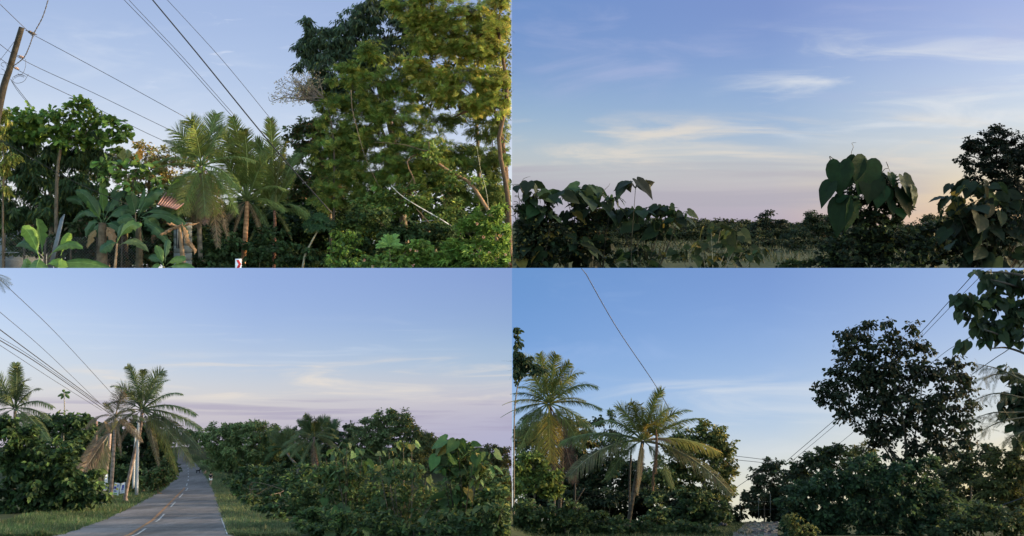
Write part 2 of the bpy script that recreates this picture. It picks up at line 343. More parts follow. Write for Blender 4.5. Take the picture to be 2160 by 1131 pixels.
def limbs(mb, fork, groups, r0, c=BARK, twigs=7, sides=5):
    """boughs that branch from one another outwards, then twigs to the leaf clumps"""
    nodes=[(fork,r0)]; fork=np.asarray(fork)
    for (c0,cc,rr) in sorted(groups,key=lambda g:np.linalg.norm(g[0]-fork)):
        dist=np.linalg.norm(c0-fork)
        best=min(nodes,key=lambda nd: np.linalg.norm(c0-nd[0])+.45*np.linalg.norm(nd[0]-fork)+(1e9 if np.linalg.norm(nd[0]-fork)>dist*.9+.01 and nd[0] is not nodes[0][0] else 0))
        a,ra=best; v=c0-a; l=np.linalg.norm(v); up=np.array([0,0,1.])
        m1=a+v*.35+up*.10*l+rng.normal(0,.06,3)*l; m2=a+v*.7+up*.04*l+rng.normal(0,.06,3)*l
        pts=curve([a,m1,m2,c0],10); r1=ra*.8; r2=max(ra*.38,r0*.12); mb.tube(pts,np.linspace(r1,r2,10),c,sides)
        rs=np.linspace(r1,r2,10)
        for q in (3,5,7,9): nodes.append((pts[q],rs[q]))
        k=min(twigs,len(cc))
        for j in rng.choice(len(cc),k,replace=False):
            q=rng.integers(3,10); s=pts[q]; e=cc[j]; m=(s+e)/2+rng.normal(0,.1,3)*np.linalg.norm(e-s)
            mb.tube(curve([s,m,e],5),np.linspace(rs[q]*.5,r0*.07,5),c,4,False)
def tree(panel, name, label, cat, Y, blobs, trunk=None, tw=6, group=None, fork=None, bark=BARK, material=None, twigs=7, limb_on=True, extra=None, name_crown='crown', **kw):
    """trunk: list of pixel points from fork down to the base; the base is carried on to the ground"""
    cr=MB(panel); g=foliage(cr,blobs,Y,**kw)
    cx=np.mean([b[0] for b in blobs]); lowest=max(b[1]+b[3]*.6 for b in blobs)
    if trunk is None: trunk=[(cx,np.mean([b[1] for b in blobs])+4),(cx+rng.normal(0,3),lowest)]
    pts=[P(a,b,Y) for a,b in trunk]
    bz=base_z(panel,pts[-1][0],Y)
    if pts[-1][2]>bz+.3: e=pts[-1].copy(); e[2]=bz-.05; pts.append(e)
    base=pts[-1].copy()
    root=thing(name,label,cat,base,group)
    wd=MB(panel); n=14; cp=curve(pts,n); r=S(tw,Y)/2
    wd.tube(cp,np.linspace(r*.7,r*1.25,n),bark,8)
    if limb_on: limbs(wd,cp[0],g,r*.55,bark,twigs)
    # keep wood inside its own side of the view
    wd.build('trunk',M_bark,root,base,True)
    cr.build(name_crown,material or M_leaf,root,base)
    if extra: extra(root,base)
    return root,base

# ---------------------------------------------------------------- coconut palms
def frond(mb, p0, d0, L, droop, c, n=78, leaf=.2, ldroop=.5, rw=.018, curl=0., split=1.0, rc=None):
    d0=nrm(np.asarray(d0,float)); t=np.linspace(0,1,14)[:,None]
    side0=nrm(np.cross(d0,[0,0,1.0])+1e-6); hz=np.array([d0[0],d0[1],0]); hz=hz/(np.linalg.norm(hz)+.25); tip=rng.uniform(.05,.18)*max(0,d0[2]+.4)
    pts=p0+L*(d0*t+np.array([0,0,-1.])*droop*t*t+side0*curl*t*t+hz*tip*.6*t**3-np.array([0,0,1.])*tip*t**4)
    # keep length roughly L
    mb.tube(pts,np.linspace(L*rw,L*rw*.22,14),rc if rc is not None else np.array(c)*1.4+.03,4)
    tt=np.linspace(.16,1,n); i=tt*13; i0=np.minimum(i.astype(int),12); f=(i-i0)[:,None]
    pp=pts[i0]*(1-f)+pts[i0+1]*f; tg=nrm(pts[i0+1]-pts[i0])
    vert=np.abs(tg[:,2:3])**1.5; ro=rng.uniform(-.7,.7); sd=nrm(np.cross(tg,np.array([0,0,1.])*(1-vert)+np.array([math.sin(ro),-math.cos(ro),0])*vert)); upv=np.cross(sd,tg)
    ll=1.2*leaf*L*(np.sin(np.pi*(tt*.78+.17))**.6)
    for s in(-1,1):
        for h in range(2):
            dd=nrm(sd*s*.9+tg*(.75+.25*tt[:,None])+upv*.18+np.array([0,0,-1.])*(ldroop*(.4+1.1*h))+.10*rng.normal(size=(n,3)))
            if h==0:
                o=pp; ln=ll*.55; d1=dd
                tv=[(-.5,0,0),(.5,0,0),(.42,1,0),(-.42,1,0)]; tf=[[0,1,2,3]]
                nn=nrm(upv+.3*sd*s)
                mb.tile(tv,tf,o,dd,nn,ln*split,np.full(n,L*.0115),mixcol(n,c,.14)); oe=o+dd*(ln*split)[:,None]
            else:
                tv=[(-.42,0,0),(.42,0,0),(0,1,0)]; tf=[[0,1,2]]
                mb.tile(tv,tf,oe,dd,nn,ll*.55*rng.normal(1,.12,n),np.full(n,L*.0115),mixcol(n,c,.14))
def palm(panel, label, Y, crown, base_px, fr, tw=8, tcol=(.26,.2,.14), group=None, nuts=0, rings=True, lean=None, crownshaft=None, width_top=.75, name='coconut_palm'):
    """fr: list of (angle deg in the picture plane, length px, towards the camera -1..1, droop, colour, leaf droop)"""
    top=P(*crown,Y); pts=[top]+[P(a,b,Y) for a,b in base_px]
    bz=base_z(panel,pts[-1][0],Y)
    if pts[-1][2]>bz+.2: e=pts[-1].copy(); e[2]=bz-.05; pts.append(e)
    base=pts[-1].copy(); root=thing(name,label,'palm tree',base,group)
    wd=MB(panel); n=70; cp=curve(pts,n); r=S(tw,Y)/2
    rr=np.linspace(r*width_top,r,n); rr[-6:]*=np.linspace(1,1.35,6)
    cc=np.tile(np.array(tcol),(n,1))*rng.normal(1,.08,(n,1))
    if rings: rr=rr*(1+.07*(np.arange(n)%3==0)); cc[np.arange(n)%3==0]*=.6
    wd.tube(cp,rr,cc,9); wd.build('trunk',M_bark,root,base,True)
    for q in fr:
        a,l,y,dr,c,ld=q[:6]; lf=q[6] if len(q)>6 else .2
        d=np.array([math.cos(R(a))*math.sqrt(1-y*y),-y,math.sin(R(a))*math.sqrt(1-y*y)])
        m=MB(panel); frond(m,top+d*r*.6,d,S(l*1.13,Y),dr,c,leaf=lf,ldroop=ld,curl=rng.normal(0,.06))
        m.build('frond',M_leaf if c[1]>c[0]*.95 else M_dry,root,base)
    if nuts:
        for k in range(nuts):
            m=MB(panel); a=rng.random()*6.28; q=top+np.array([math.cos(a)*r*1.5,-r*1.2-rng.random()*r,-S(4,Y)+math.sin(a)*r*1.4])
            ball(m,q,S(3.2,Y),(.28,.34,.07)); m.build('coconut',M_gloss,root,base,True)
    return root,base
def ball(mb,c,r,colr,sx=1,sy=1,sz=1.1,n=8):
    V=[];F=[]
    for i in range(n+1):
        th=math.pi*i/n
        for j in range(n): ph=2*math.pi*j/n; V.append(c+r*np.array([sx*math.sin(th)*math.cos(ph),sy*math.sin(th)*math.sin(ph),sz*math.cos(th)]))
    for i in range(n):
        for j in range(n): F.append([i*n+j,(i+1)*n+j,(i+1)*n+(j+1)%n,i*n+(j+1)%n])
    mb.add(V,F,colr)
GP=(.115,.155,.045); GD=(.07,.10,.035); GY=(.15,.14,.035); DRY=(.13,.10,.065); DRY2=(.24,.17,.10)
def fan(n,a0,a1,l,yr=.6,dr=.35,c=GP,ld=.5,jl=.12,leaf=.2):
    out=[]
    for i in range(n):
        a=a0+(a1-a0)*(i+.5)/n+rng.normal(0,4); out.append((a,l*rng.normal(1,jl),rng.uniform(-yr,yr),dr*rng.normal(1,.2),tuple(np.array(c)*rng.normal(1,.12)),ld,leaf))
    return out

# ---------------------------------------------------------------- banana and big-leaf plants
def blade(mb, p0, d0, L, W, droop, c, face=(0,-1,.4), fold=.42, tear=.0, nseg=16, stalk=.18, tipw=.25, crumple=0):
    """one big leaf: stalk, midrib and two pleated halves"""
    d0=nrm(np.asarray(d0,float)); t=np.linspace(0,1,nseg+1)[:,None]
    pts=p0+L*(d0*t+np.array([0,0,-1.])*droop*t*t)
    pts+=crumple*L*.05*rng.normal(size=pts.shape)*t
    tg=nrm(np.gradient(pts,axis=0)); f=nrm(np.asarray(face,float)); sd=nrm(np.cross(tg,f)); nn=np.cross(sd,tg)
    tt=t[:,0]; w=W*np.where(tt<stalk,.03,np.sin(np.pi*np.clip((tt-stalk)/(1-stalk),0,1)**.75)**.55)*.5
    w[-1]=W*.02
    base=np.array(c)
    for s in(-1,1):
        j=1+tear*rng.normal(size=nseg+1)+.05*rng.normal(size=nseg+1)
        e=pts+sd*s*(w*j)[:,None]*math.cos(fold)+nn*(w*j)[:,None]*math.sin(fold)*-1+tg*(w*.25)[:,None]
        m=pts+sd*s*(w*.5)[:,None]+nn*(w*.5)[:,None]*math.sin(fold)*-.6
        V=np.vstack([pts,m,e]); k=nseg+1; F=[]
        for i in range(nseg):
            q=[[i,i+1,k+i+1,k+i],[k+i,k+i+1,2*k+i+1,2*k+i]]
            F+= [x if s>0 else x[::-1] for x in q]
        cv=np.tile(base,(3*k,1))*(1+.08*rng.normal(size=(3*k,1)))*(1+.12*np.tile((np.arange(k)%2)[:,None],(3,1)))
        keep=CULL[mb.panel](V).all()
        mb.add(V,F,cv)
    mb.tube(pts-nn*W*.008,np.linspace(W*.03,W*.006,nseg+1),base*1.7+.02,4)
def bladeplant(panel,name,label,cat,Y,foot,leaves,group=None,stem_w=8,stem_c=(.14,.13,.06),top=None,part='leaf'):
    """leaves: (x0,y0,x1,y1,width px,droop,colour[,face,tear,towards]) from stalk foot to tip in the picture"""
    b=P(*foot,Y); bz=base_z(panel,b[0],Y)
    if b[2]>bz: b[2]=bz-.05
    root=thing(name,label,cat,b,group)
    if top is not None:
        wd=MB(panel); tp=P(*top,Y); cp=curve([tp,(tp+b)/2+np.array([S(2,Y),0,0]),b],14)
        r=S(stem_w,Y)/2; wd.tube(cp,np.linspace(r*.6,r*1.1,14),np.tile(stem_c,(14,1))*rng.normal(1,.15,(14,1)),8); wd.build('stem',M_bark,root,b,True)
    for q in leaves:
        x0,y0,x1,y1,wp,dr,c=q[:7]; face=q[7] if len(q)>7 else (rng.normal(0,.3),-1,.5); tear=q[8] if len(q)>8 else .13; dr=dr+rng.uniform(.25,.9); tow=q[9] if len(q)>9 else rng.uniform(-.5,.6)
        a=P(x0,y0,Y); e=P(x1,y1,Y); v=e-a; L=np.linalg.norm(v); v=v+np.array([0,-tow*L*.7,0])+np.array([0,0,dr*L]); 
        m=MB(panel); blade(m,a,v,np.linalg.norm(v),S(wp,Y),dr*L/np.linalg.norm(v),c,face,tear=tear,crumple=1 if c[0]>c[1] else 0)
        m.build(part if c[1]>=c[0] else 'dead_'+part,M_gloss if c[1]>=c[0] else M_dry,root,b,True)
    return root,b

def wire(panel, label, pts, Y, w=.9, sag=0, c=(.03,.03,.035), twist=False, group=None, name='power_line', Y1=None, n=24):
    Y1=Y1 or Y; w=w*1.1+.45
    p=curve([P(a,b,Y+(Y1-Y)*i/max(1,len(pts)-1)) for i,(a,b) in enumerate(pts)],n)
    mb=MB(); t=np.linspace(0,1,n); p[:,2]-=S(sag,Y)*4*t*(1-t)
    if twist:
        for s in(0,math.pi):
            tt=np.linspace(0,1,90); q=np.stack([np.interp(tt,t,p[:,k]) for k in range(3)],1); q[:,0]+=S(.8,Y)*np.sin(tt*70+s); q[:,1]+=S(.8,Y)*np.cos(tt*70+s)
            mb.tube(q,S(w,Y)/2,c,4)
    else: mb.tube(p,S(w,Y)/2,c,5)
    return tag(mb.build(name,M_wire,None,tuple(p[-1])),label,'power line' if name=='power_line' else name.replace('_',' '),group)

# ================================================================ UPPER LEFT: village edge with palms and bananas
G1=(.04,.075,.022); G2=(.06,.105,.028); GL=(.13,.19,.04); GK=(.026,.05,.018); GOLD=(.30,.25,.05)
# utility pole with its fittings
b=P(-66,470,128); b[2]=-2.6; root=thing('utility_pole','leaning round wooden utility pole with insulators at its top','utility pole',b)
m=MB(); cp=curve([P(46,58,128),P(22,140,128),P(-3,235,128),b],30); m.tube(cp,np.linspace(S(5.6,128),S(8,128),30),np.tile((.034,.03,.025),(30,1))*rng.normal(1,.15,(30,1)),12); m.build('pole',M_bark,root,b,True)
for (x0,y0,x1,y1) in [(54,64,78,74),(37,117,52,123),(27,141,41,147)]:
    m=MB(); a,e=P(x0,y0,127.6),P(x1,y1,127.6); m.tube(curve([a,e],8),S(.8,128),(.06,.05,.045),5)
    for t,rr in((.3,2.6),(.42,3.4),(.54,2.2),(.66,3.4),(.78,2.2)): 
        q=a+(e-a)*t; ax=nrm(e-a)*S(1.0,128); m.tube([q-ax,q+ax],S(rr,128)*(.8 if y0>100 else 1),(.09,.07,.06) if y0<100 else (.3,.2,.16),8)
    m.build('insulator',M_plain,root,b)
m=MB()
for pts in ([(54,125),(54,140),(48,155),(40,158),(38,154)],[(60,156),(52,170),(42,175),(32,175),(25,168)],[(30,88),(15,108),(4,122),(0,128)],[(8,142),(2,137),(6,132),(12,134),(14,140)],[(3,145),(10,150),(8,158),(0,156)]):
    m.tube(curve([P(a,c,127.8) for a,c in pts],14),S(.45,128),(.04,.035,.035),4)
t=np.linspace(0,1,70); sp=np.stack([t*25+27+2.2*np.cos(t*44),166-7*np.sin(t*2.6)+2.4*np.sin(t*44)],1); m.tube([P(a,c,127.7) for a,c in sp],S(.4,128),(.05,.04,.04),4)
m.build('wire_coil',M_wire,root,b)
OW='overhead wires above the village trees'
wire('TL','thin wire from the pole top down to the first palm crown',[(-40,-30),(66,70),(76,74),(235,160),(390,247)],128,.8,3,group=OW,Y1=150)
wire('TL','thin middle wire from the utility pole down to the banana roof',[(-40,60),(45,122),(200,195),(358,274)],128,.75,3,group=OW,Y1=150)
wire('TL','lowest thin wire from the utility pole over the round-leaved tree',[(-40,92),(37,146),(170,210),(300,275),(370,308)],128,.75,2,group=OW,Y1=150)
wire('TL','twisted service cable hanging beside the pole top',[(104,-8),(90,36),(72,70),(62,98),(50,122),(28,140)],127,.8,0,(.05,.045,.04),True,OW)
wire('TL','thick black cable crossing the sky above the palms',[(300,-28),(322,0),(420,118),(545,272),(620,360),(700,450)],126,2.1,0,(.012,.012,.014),False,OW)
wire('TL','left one of the thin wire pair left of the thick cable',[(245,-20),(262,0),(370,112),(490,246)],126,.7,0,group=OW)
wire('TL','right one of the thin wire pair left of the thick cable',[(258,-20),(272,0),(385,120),(495,244)],126,.6,0,group=OW)
wire('TL','thin single wire right of the thick black cable',[(335,-20),(353,0),(470,128),(585,268)],126,.6,0,group=OW)
wire('TL','short wire running from the pole foot behind round leaves',[(22,167),(45,197),(68,226)],127,.6,group=OW)
wire('TL','steeper short wire dropping from the pole to the leaves',[(22,167),(36,190),(62,222)],127,.5,group=OW)
wire('TL','dark wire sloping down across the dark narrow-leaved tree',[(-20,285),(60,330),(160,385),(270,432)],121.5,.9,0,(.01,.012,.012),group=OW)
# house behind the bananas
b=P(345,500,130.4); b[2]=-2.6; root=thing('house','low house with rusty red roof behind the banana leaves','house',b)
m=MB()
V=[P(334,431,129.2),P(351,407,131.5),P(396,424,131.5),P(372,441,129.2)]; V+=[v-np.array([0,0,.12]) for v in V]
m.add(V,[[0,3,2,1],[4,5,6,7],[0,4,7,3],[3,7,6,2],[2,6,5,1],[1,5,4,0]],(.30,.15,.12))
for i in range(9):
    f=i/8; a=V[0]*(1-f)+V[3]*f; e=V[1]*(1-f)+V[2]*f; m.tube([a-np.array([0,.12,.02]),e+np.array([0,-.05,.05])],S(1.5,130),np.array((.32,.16,.13))*rng.uniform(.8,1.15),6)
m.build('roof',M_metal,root,b)
m=MB()
for i in range(2,9): m.box(P(386,446+i*16,130.9),np.array([S(17,142),0,0]),np.array([0,.2,0]),np.array([0,0,S(7.6,142)]),np.array((.15,.16,.15))*rng.uniform(.85,1.1))
m.build('wall',M_concrete,root,b)
m=MB(); m.box(P(380,502,130.6),np.array([S(7,142),0,0]),np.array([0,.05,0]),np.array([0,0,S(20,142)]),(.015,.015,.018))
for i in range(3): m.box(P(375+5*i,502,130.55),np.array([S(.5,142),0,0]),np.array([0,.04,0]),np.array([0,0,S(20,142)]),(.3,.3,.3))
m.build('window',M_plain,root,b)
b=P(40,540,145); b[2]=-2.6; root=thing('shed','grey walled shed behind the fence at the left edge','shed',b)
m=MB(); m.box(P(20,540,146),np.array([S(75,146),0,0]),np.array([0,2,0]),np.array([0,0,S(58,146)]),(.17,.19,.22)); m.build('wall',M_concrete,root,b)
m=MB(); m.box(P(20,478,146),np.array([S(80,146),0,0]),np.array([0,2.6,0]),np.array([0,0,S(3,146)]),(.2,.12,.09)); m.build('roof',M_metal,root,b)
m=MB(); m.box(P(32,512,143.8),np.array([S(9,146),0,0]),np.array([0,.05,0]),np.array([0,0,S(7,146)]),(.08,.2,.3)); m.build('tarp_patch',M_plain,root,b)
# chain link fence
b=P(10,565,131); b[2]=-2.6; root=thing('chain_link_fence','dark chain link fence with rails at the lower left','fence',b)
m=MB()
for i in range(46):
    x=-30+i*6.2
    m.tube([P(x,500,131),P(x+90,590,131)],S(.22,131),(.12,.12,.12),3,False); m.tube([P(x,590,131.05),P(x+90,500,131.05)],S(.22,131),(.12,.12,.12),3,False)
m.build('mesh_panel',M_metal,root,b)
for x in(-28,10,52,96,150,205,258):
    m=MB(); m.tube([P(x,492,131.2),P(x-2,610,131.2)],S(2.2,131),(.1,.08,.06),7); m.build('post',M_bark,root,b)
for y in(532,548):
    m=MB(); m.tube([P(-40,y,130.8),P(40,y+1,130.8)],S(.8,131),(.2,.2,.2),5); m.build('rail',M_metal,root,b)
b=P(113,565,129.5); b[2]=-2.6; root=thing('metal_pipes','bundle of grey metal pipes leaning by the bananas','pipes',b)
for k in range(4):
    m=MB(); m.tube([P(136-k*2.5,452+k*3,129.5+.1*k),P(108-k*2.5,575,129.5)],S(1.3,129),(.14,.155,.17),7); m.build('pipe',M_metal,root,b,True)
# dead bleached branch and leaning trunks are built with their trees below
# trees, back to front
tree('TL','tree','dense dark forest tree filling the space behind the palms','tree',156,[(600,520,100,80),(700,470,80,90),(560,470,70,60),(460,500,60,60)],leaf='ovate',size=9,cov=2.4,clump=16,base=GK,tw=12,limb_on=False)
tree('TL','forest_edge','lowest dark scrub row closing the village view to the ground','forest',166,[(x,532+rng.uniform(-8,8),30,38) for x in range(-20,1075,27)]+[(x,480+rng.uniform(-8,8),32,30) for x in range(430,1060,30)]+[(x,470,30,26) for x in range(0,330,32)],leaf='ovate',size=11,cov=2.4,clump=14,base=(.028,.05,.02),tw=4,limb_on=False)
tree('TL','forest_edge','dark forest wall far behind the palms and the thicket','forest',172,[(520,530,130,70),(700,500,110,110),(860,480,120,130),(1000,470,110,150),(620,450,60,60),(420,540,60,50),(250,520,120,60),(80,500,120,70),(180,440,90,50),(330,480,90,60),(40,540,120,50),(480,450,60,50),(400,450,40,40),(560,440,60,40),(640,440,60,50)],leaf='ovate',size=12,cov=1.8,clump=22,base=GK,tw=14,limb_on=False)
tree('TL','tree','yellowing small-leaved tree between round leaves and first palm','tree',152,[(330,350,48,42),(395,330,42,26),(255,335,30,26),(370,400,50,45),(305,305,18,8),(210,360,40,30),(280,395,40,30),(250,330,24,16),(430,400,30,40)],leaf='ovate',size=6,cov=1.9,clump=10,base=(.19,.18,.055),alt=(.34,.22,.08),altf=.3,var=.25,tw=8)
tree('TL','tree','mid green tree with brown hanging vines right of the palms','tree',150,[(640,300,46,48),(672,282,30,30),(620,370,36,60),(685,380,40,70),(648,262,24,14),(730,330,50,60)],trunk=[(655,300),(690,400),(700,540)],leaf='ovate',size=6.5,cov=2.3,clump=12,base=(.06,.09,.032),alt=(.16,.09,.05),altf=.14,tw=9)
tree('TL','tree','tall dark mango-like tree with drooping narrow leaves','tree',146,[(652,62,18,22),(690,88,42,36),(655,125,38,42),(735,60,40,38),(775,38,40,34),(800,10,48,30),(720,130,60,50),(680,180,50,38),(790,110,70,60),(640,100,22,20),(860,60,60,60),(760,200,70,50)],
     trunk=[(790,150),(830,300),(860,560)],leaf='lance',size=13,cov=2.3,clump=14,base=(.05,.075,.045),alt=(.09,.12,.045),altf=.12,droop=1.0,tw=16)
tree('TL','tree','feathery mid green tree in the middle of the thicket','tree',140,[(780,110,34,26),(740,160,50,30),(810,170,48,30),(700,215,44,26),(770,230,70,36),(850,230,60,36),(720,280,56,30),(800,300,80,36),(680,250,28,20),(880,290,60,34),(740,350,70,40),(830,370,80,40),(700,410,50,40),(900,370,60,40),(760,280,60,40),(840,340,60,40),(920,330,50,40),(680,320,40,40),(860,180,50,40),(780,410,50,30),(760,385,40,26)],
     trunk=[(800,260),(850,380),(900,480),(925,560)],leaf='pinnate',size=10,cov=2.1,clump=14,base=(.10,.155,.035),alt=(.22,.23,.045),altf=.25,droop=.15,tw=9,up=.8)
tree('TL','tree','golden feathery tree filling the top right of the village view','tree',138,[(850,15,50,22),(905,45,60,24),(980,25,70,26),(1050,55,50,28),(880,90,50,22),(950,105,60,24),(1030,110,60,26),(900,150,56,22),(985,160,70,24),(1060,165,40,26),(940,205,60,22),(1020,215,60,26),(860,130,30,18),(1060,5,50,22),(905,-5,60,20),(930,60,60,34),(1010,80,60,34),(960,180,60,34),(1050,200,40,34),(880,50,40,30)],
     trunk=[(1050,60),(1070,200),(1052,300),(1072,420),(1075,560)],leaf='pinnate',size=11,cov=2.1,clump=14,base=(.155,.20,.038),alt=(.31,.27,.06),altf=.24,droop=.1,tw=10,up=.9,bark=(.09,.06,.04))  # evening sunlight on this crown is put into its gold leaf tints
tree('TL','tree','olive green tree crown seen through gaps in the golden foliage','tree',150,[(900,60,70,60),(980,100,70,70),(1050,60,60,70),(920,180,60,60),(1050,180,50,60),(860,130,40,40),(990,220,60,40)],trunk=[(1000,200),(1010,350),(1010,560)],leaf='ovate',size=8,cov=1.3,clump=16,base=(.07,.09,.025),alt=(.16,.15,.03),altf=.25,tw=9)
tree('TL','tree','darker green tree standing under the golden crown at the right','tree',143,[(1040,270,56,40),(940,262,46,20),(1030,340,60,40),(960,330,50,30),(1055,410,50,50),(980,400,60,50)],
     trunk=[(1046,235),(1060,310),(1070,420),(1074,560)],leaf='pinnate',size=13,cov=1.8,clump=15,base=(.08,.12,.03),alt=(.15,.17,.04),altf=.15,tw=14,bark=(.10,.065,.045))
tree('TL','tree','dark tree with a leaning bare brown trunk in the thicket','tree',136,[(900,320,50,24),(960,380,50,26),(860,420,70,34),(800,440,60,40),(940,450,60,30),(760,480,60,40)],
     trunk=[(890,320),(945,360),(990,385),(1018,425),(1040,465),(1048,520)],leaf='ovate',size=8,cov=1.6,clump=14,base=(.075,.12,.03),alt=(.14,.17,.035),altf=.15,tw=8,bark=(.22,.14,.085))
# bare twiggy branch tree
b=P(700,560,139); b[2]=-2.6; root=thing('bare_tree','pale twiggy tree nearly bare of leaves below the dark tree','tree',b)
m=MB('TL'); m.tube(curve([P(690,210,139),P(705,330,139),b],12),np.linspace(S(1.6,139),S(3,139),12),(.08,.065,.05),7)
tw=MB('TL')
for k in range(46):
    a=P(650+rng.uniform(-5,35),205+rng.uniform(-8,8),139+rng.normal(0,.6)); an=R(rng.uniform(95,200)); l=S(rng.uniform(35,88),139)
    e=a+l*np.array([math.cos(an),rng.normal(0,.2),.62*math.sin(an)]); q=curve([a,(a+e)/2+rng.normal(0,.06,3)*l,e],7); m.tube(q,np.linspace(S(.8,139),S(.25,139),7),(.22,.18,.16),3,False)
    for j in range(7):
        s=q[rng.integers(2,7)]; e2=s+S(rng.uniform(6,16),139)*nrm(np.array([math.cos(an+rng.normal(0,.8)),rng.normal(0,.4),math.sin(an+rng.normal(0,.8))])); m.tube([s,e2],S(.25,139),(.24,.2,.17),3,False)
        N=3; tw.tile(*T_OV,e2+rng.normal(0,S(2,139),(N,3)),sphere(N),sphere(N),np.full(N,S(3.6,139)),np.full(N,S(2.2,139)),mixcol(N,(.27,.23,.14),.2))
m.tube(curve([P(690,214,139),P(640,210,139),P(600,206,139),P(572,214,139),P(566,204,139)],14),np.linspace(S(1.3,139),S(.4,139),14),(.16,.13,.11),4)
m.build('trunk',M_bark,root,b); tw.build('crown',M_dry,root,b)
# brown hanging vines
for k,(x0,y0,x1,y1) in enumerate([(662,300,720,420),(690,350,712,410)]):
    b=P(x1,y1+130,148); b[2]=-2.6; m=MB('TL')
    for j in range(26):
        dx=rng.normal(0,6); m.tube(curve([P(x0+dx*.6,y0+rng.uniform(-8,8),147.5+rng.normal(0,.3)),P((x0+x1)/2+dx,(y0+y1)/2+6,147.5),P(x1+dx*.8,y1+rng.uniform(-12,12),147.5)],6),S(.8,148),np.array((.2,.1,.07))*rng.uniform(.6,1.2),3,False)
    tag(m.build('vine',M_dry,None,tuple(P(x0,y0,147.5))),['upper brown mass of dead vines hanging behind the palms','lower brown mass of dead vines hanging behind the palms'][k],'vine','dead brown vines')
# dead branches
for pts,wd,lab,cc in [([(825,392),(850,415),(890,440),(935,466),(977,495)],2.6,'pale bleached dead branch lying across the thicket',(.55,.5,.45)),
    ([(878,440),(905,470),(925,500),(940,512)],3.2,'short leaning brown bough under the bleached branch',(.24,.16,.1)),
    ([(850,455),(870,470),(900,466),(935,464)],1.2,'thin grey curved twig below the bleached branch',(.3,.28,.25)),
    ([(790,300),(850,305),(900,318),(905,300)],2.0,'brown bare bough crossing the feathery tree',(.15,.10,.07)),
    ([(800,395),(770,330),(745,240),(740,190)],1.6,'slender grey stem rising through the feathery leaves',(.11,.09,.07)),
    ([(1005,300),(1012,350),(1025,400),(1032,450)],1.0,'thin pale vine hanging before the dark trunks',(.3,.3,.22))]:
    m=MB('TL'); q=curve([P(a,c,134) for a,c in pts],16); m.tube(q,np.linspace(S(wd*.25,134),S(wd*.6,134),16),np.array(cc),6); 
    tag(m.build('dead_branch' if 'vine' not in lab else 'vine',M_bark,None,tuple(q[-1]),True),lab,'branch' if 'vine' not in lab else 'vine')
# left trees
tree('TL','tree','dark mango tree with hanging narrow leaves at the left edge','tree',137,[(40,300,70,45),(110,330,70,40),(170,340,50,34),(60,380,80,50),(150,400,70,40),(20,450,50,40),(190,300,36,26),(215,335,30,16),(100,440,60,34)],
     trunk=[(100,380),(110,440),(104,560)],leaf='lance',size=15,cov=2.8,clump=15,base=(.05,.085,.04),alt=(.12,.15,.04),altf=.15,droop=.9,tw=10)
tree('TL','tree','round-leaved tree reaching up beside the utility pole','tree',133,[(45,250,30,24),(90,245,36,24),(130,258,36,24),(165,232,30,20),(178,222,18,10),(200,255,34,24),(235,262,22,18),(262,278,20,20),(120,290,50,26),(60,282,40,22),(190,292,40,24),(235,300,26,18)],
     trunk=[(130,300),(120,380),(118,560)],leaf='obovate',size=15,cov=1.9,clump=14,base=(.07,.13,.03),alt=(.15,.22,.04),altf=.22,droop=.0,tw=8,up=.6)
tree('TL','tree','yellow green vine-hung sapling at the far left edge','sapling',130,[(5,250,16,30),(8,355,14,26),(22,335,18,14),(10,400,14,20),(4,300,12,20)],leaf='lance',size=13,cov=1.5,clump=11,base=(.15,.18,.04),alt=(.24,.22,.06),altf=.2,droop=1.1,tw=4)
tree('TL','sapling','bright green broad-leaved sapling over the bananas','sapling',130,[(235,348,26,14),(265,368,30,14),(300,350,26,16),(320,372,24,14),(225,378,20,10),(345,395,20,14),(280,395,30,12)],
     trunk=[(280,380),(285,440),(290,560)],leaf='obovate',size=17,cov=1.25,clump=13,base=(.10,.17,.04),alt=(.05,.09,.03),altf=.3,droop=.3,tw=3,up=.7)
tree('TL','tree','low dark thicket of shrubs behind the banana plants','shrub',140,[(230,450,90,50),(330,470,60,40),(150,480,60,50),(60,500,60,40),(400,480,40,60)],leaf='ovate',size=10,cov=1.8,clump=16,base=(.03,.052,.02),tw=4,limb_on=False,name_crown='foliage')
# palms
palm('TL','first coconut palm, its crown lowest left with green coconuts',133.5,(425,352),[(420,460),(424,570)],
  [(97,112,.1,.05,GP,.2,.24),(80,118,-.2,.05,GP,.2,.24),(115,105,.2,.1,GP,.25,.24),(64,112,.1,.12,GP,.3,.24),(130,92,.1,.2,GP,.45,.24),(150,88,.2,.35,GP,.6,.24),(50,95,.1,.2,GP,.5,.24),(165,78,.3,.25,GP,.7,.24),(105,100,-.5,.1,GP,.3,.24),(88,110,.5,.08,GP,.3,.24),
   (22,118,.3,.22,GP,.5,.2),(205,80,.3,.35,GP,.6,.26),(225,84,.5,.3,GP,.5,.28),(245,80,.6,.35,GP,.3,.32),(258,84,.55,.2,(.13,.15,.05),.15,.34),(286,84,.5,.25,(.12,.14,.05),.25,.34),(300,85,.5,.25,GY,.4,.34),(335,98,.4,.5,GP,.5,.26),(5,95,.5,.5,GP,.6,.22),
   (255,62,.2,.8,DRY,.4,.3),(268,70,.2,.6,DRY,.2,.3),(280,66,.2,.6,DRY,.2,.3),(305,78,.3,1.1,DRY2,.3,.24),(285,84,.5,.4,(.14,.09,.07),.1,.22),(320,66,.1,1.5,DRY2,.4,.2)],tw=11,tcol=(.24,.2,.15),nuts=8,group='coconut palms by the village',width_top=.9)
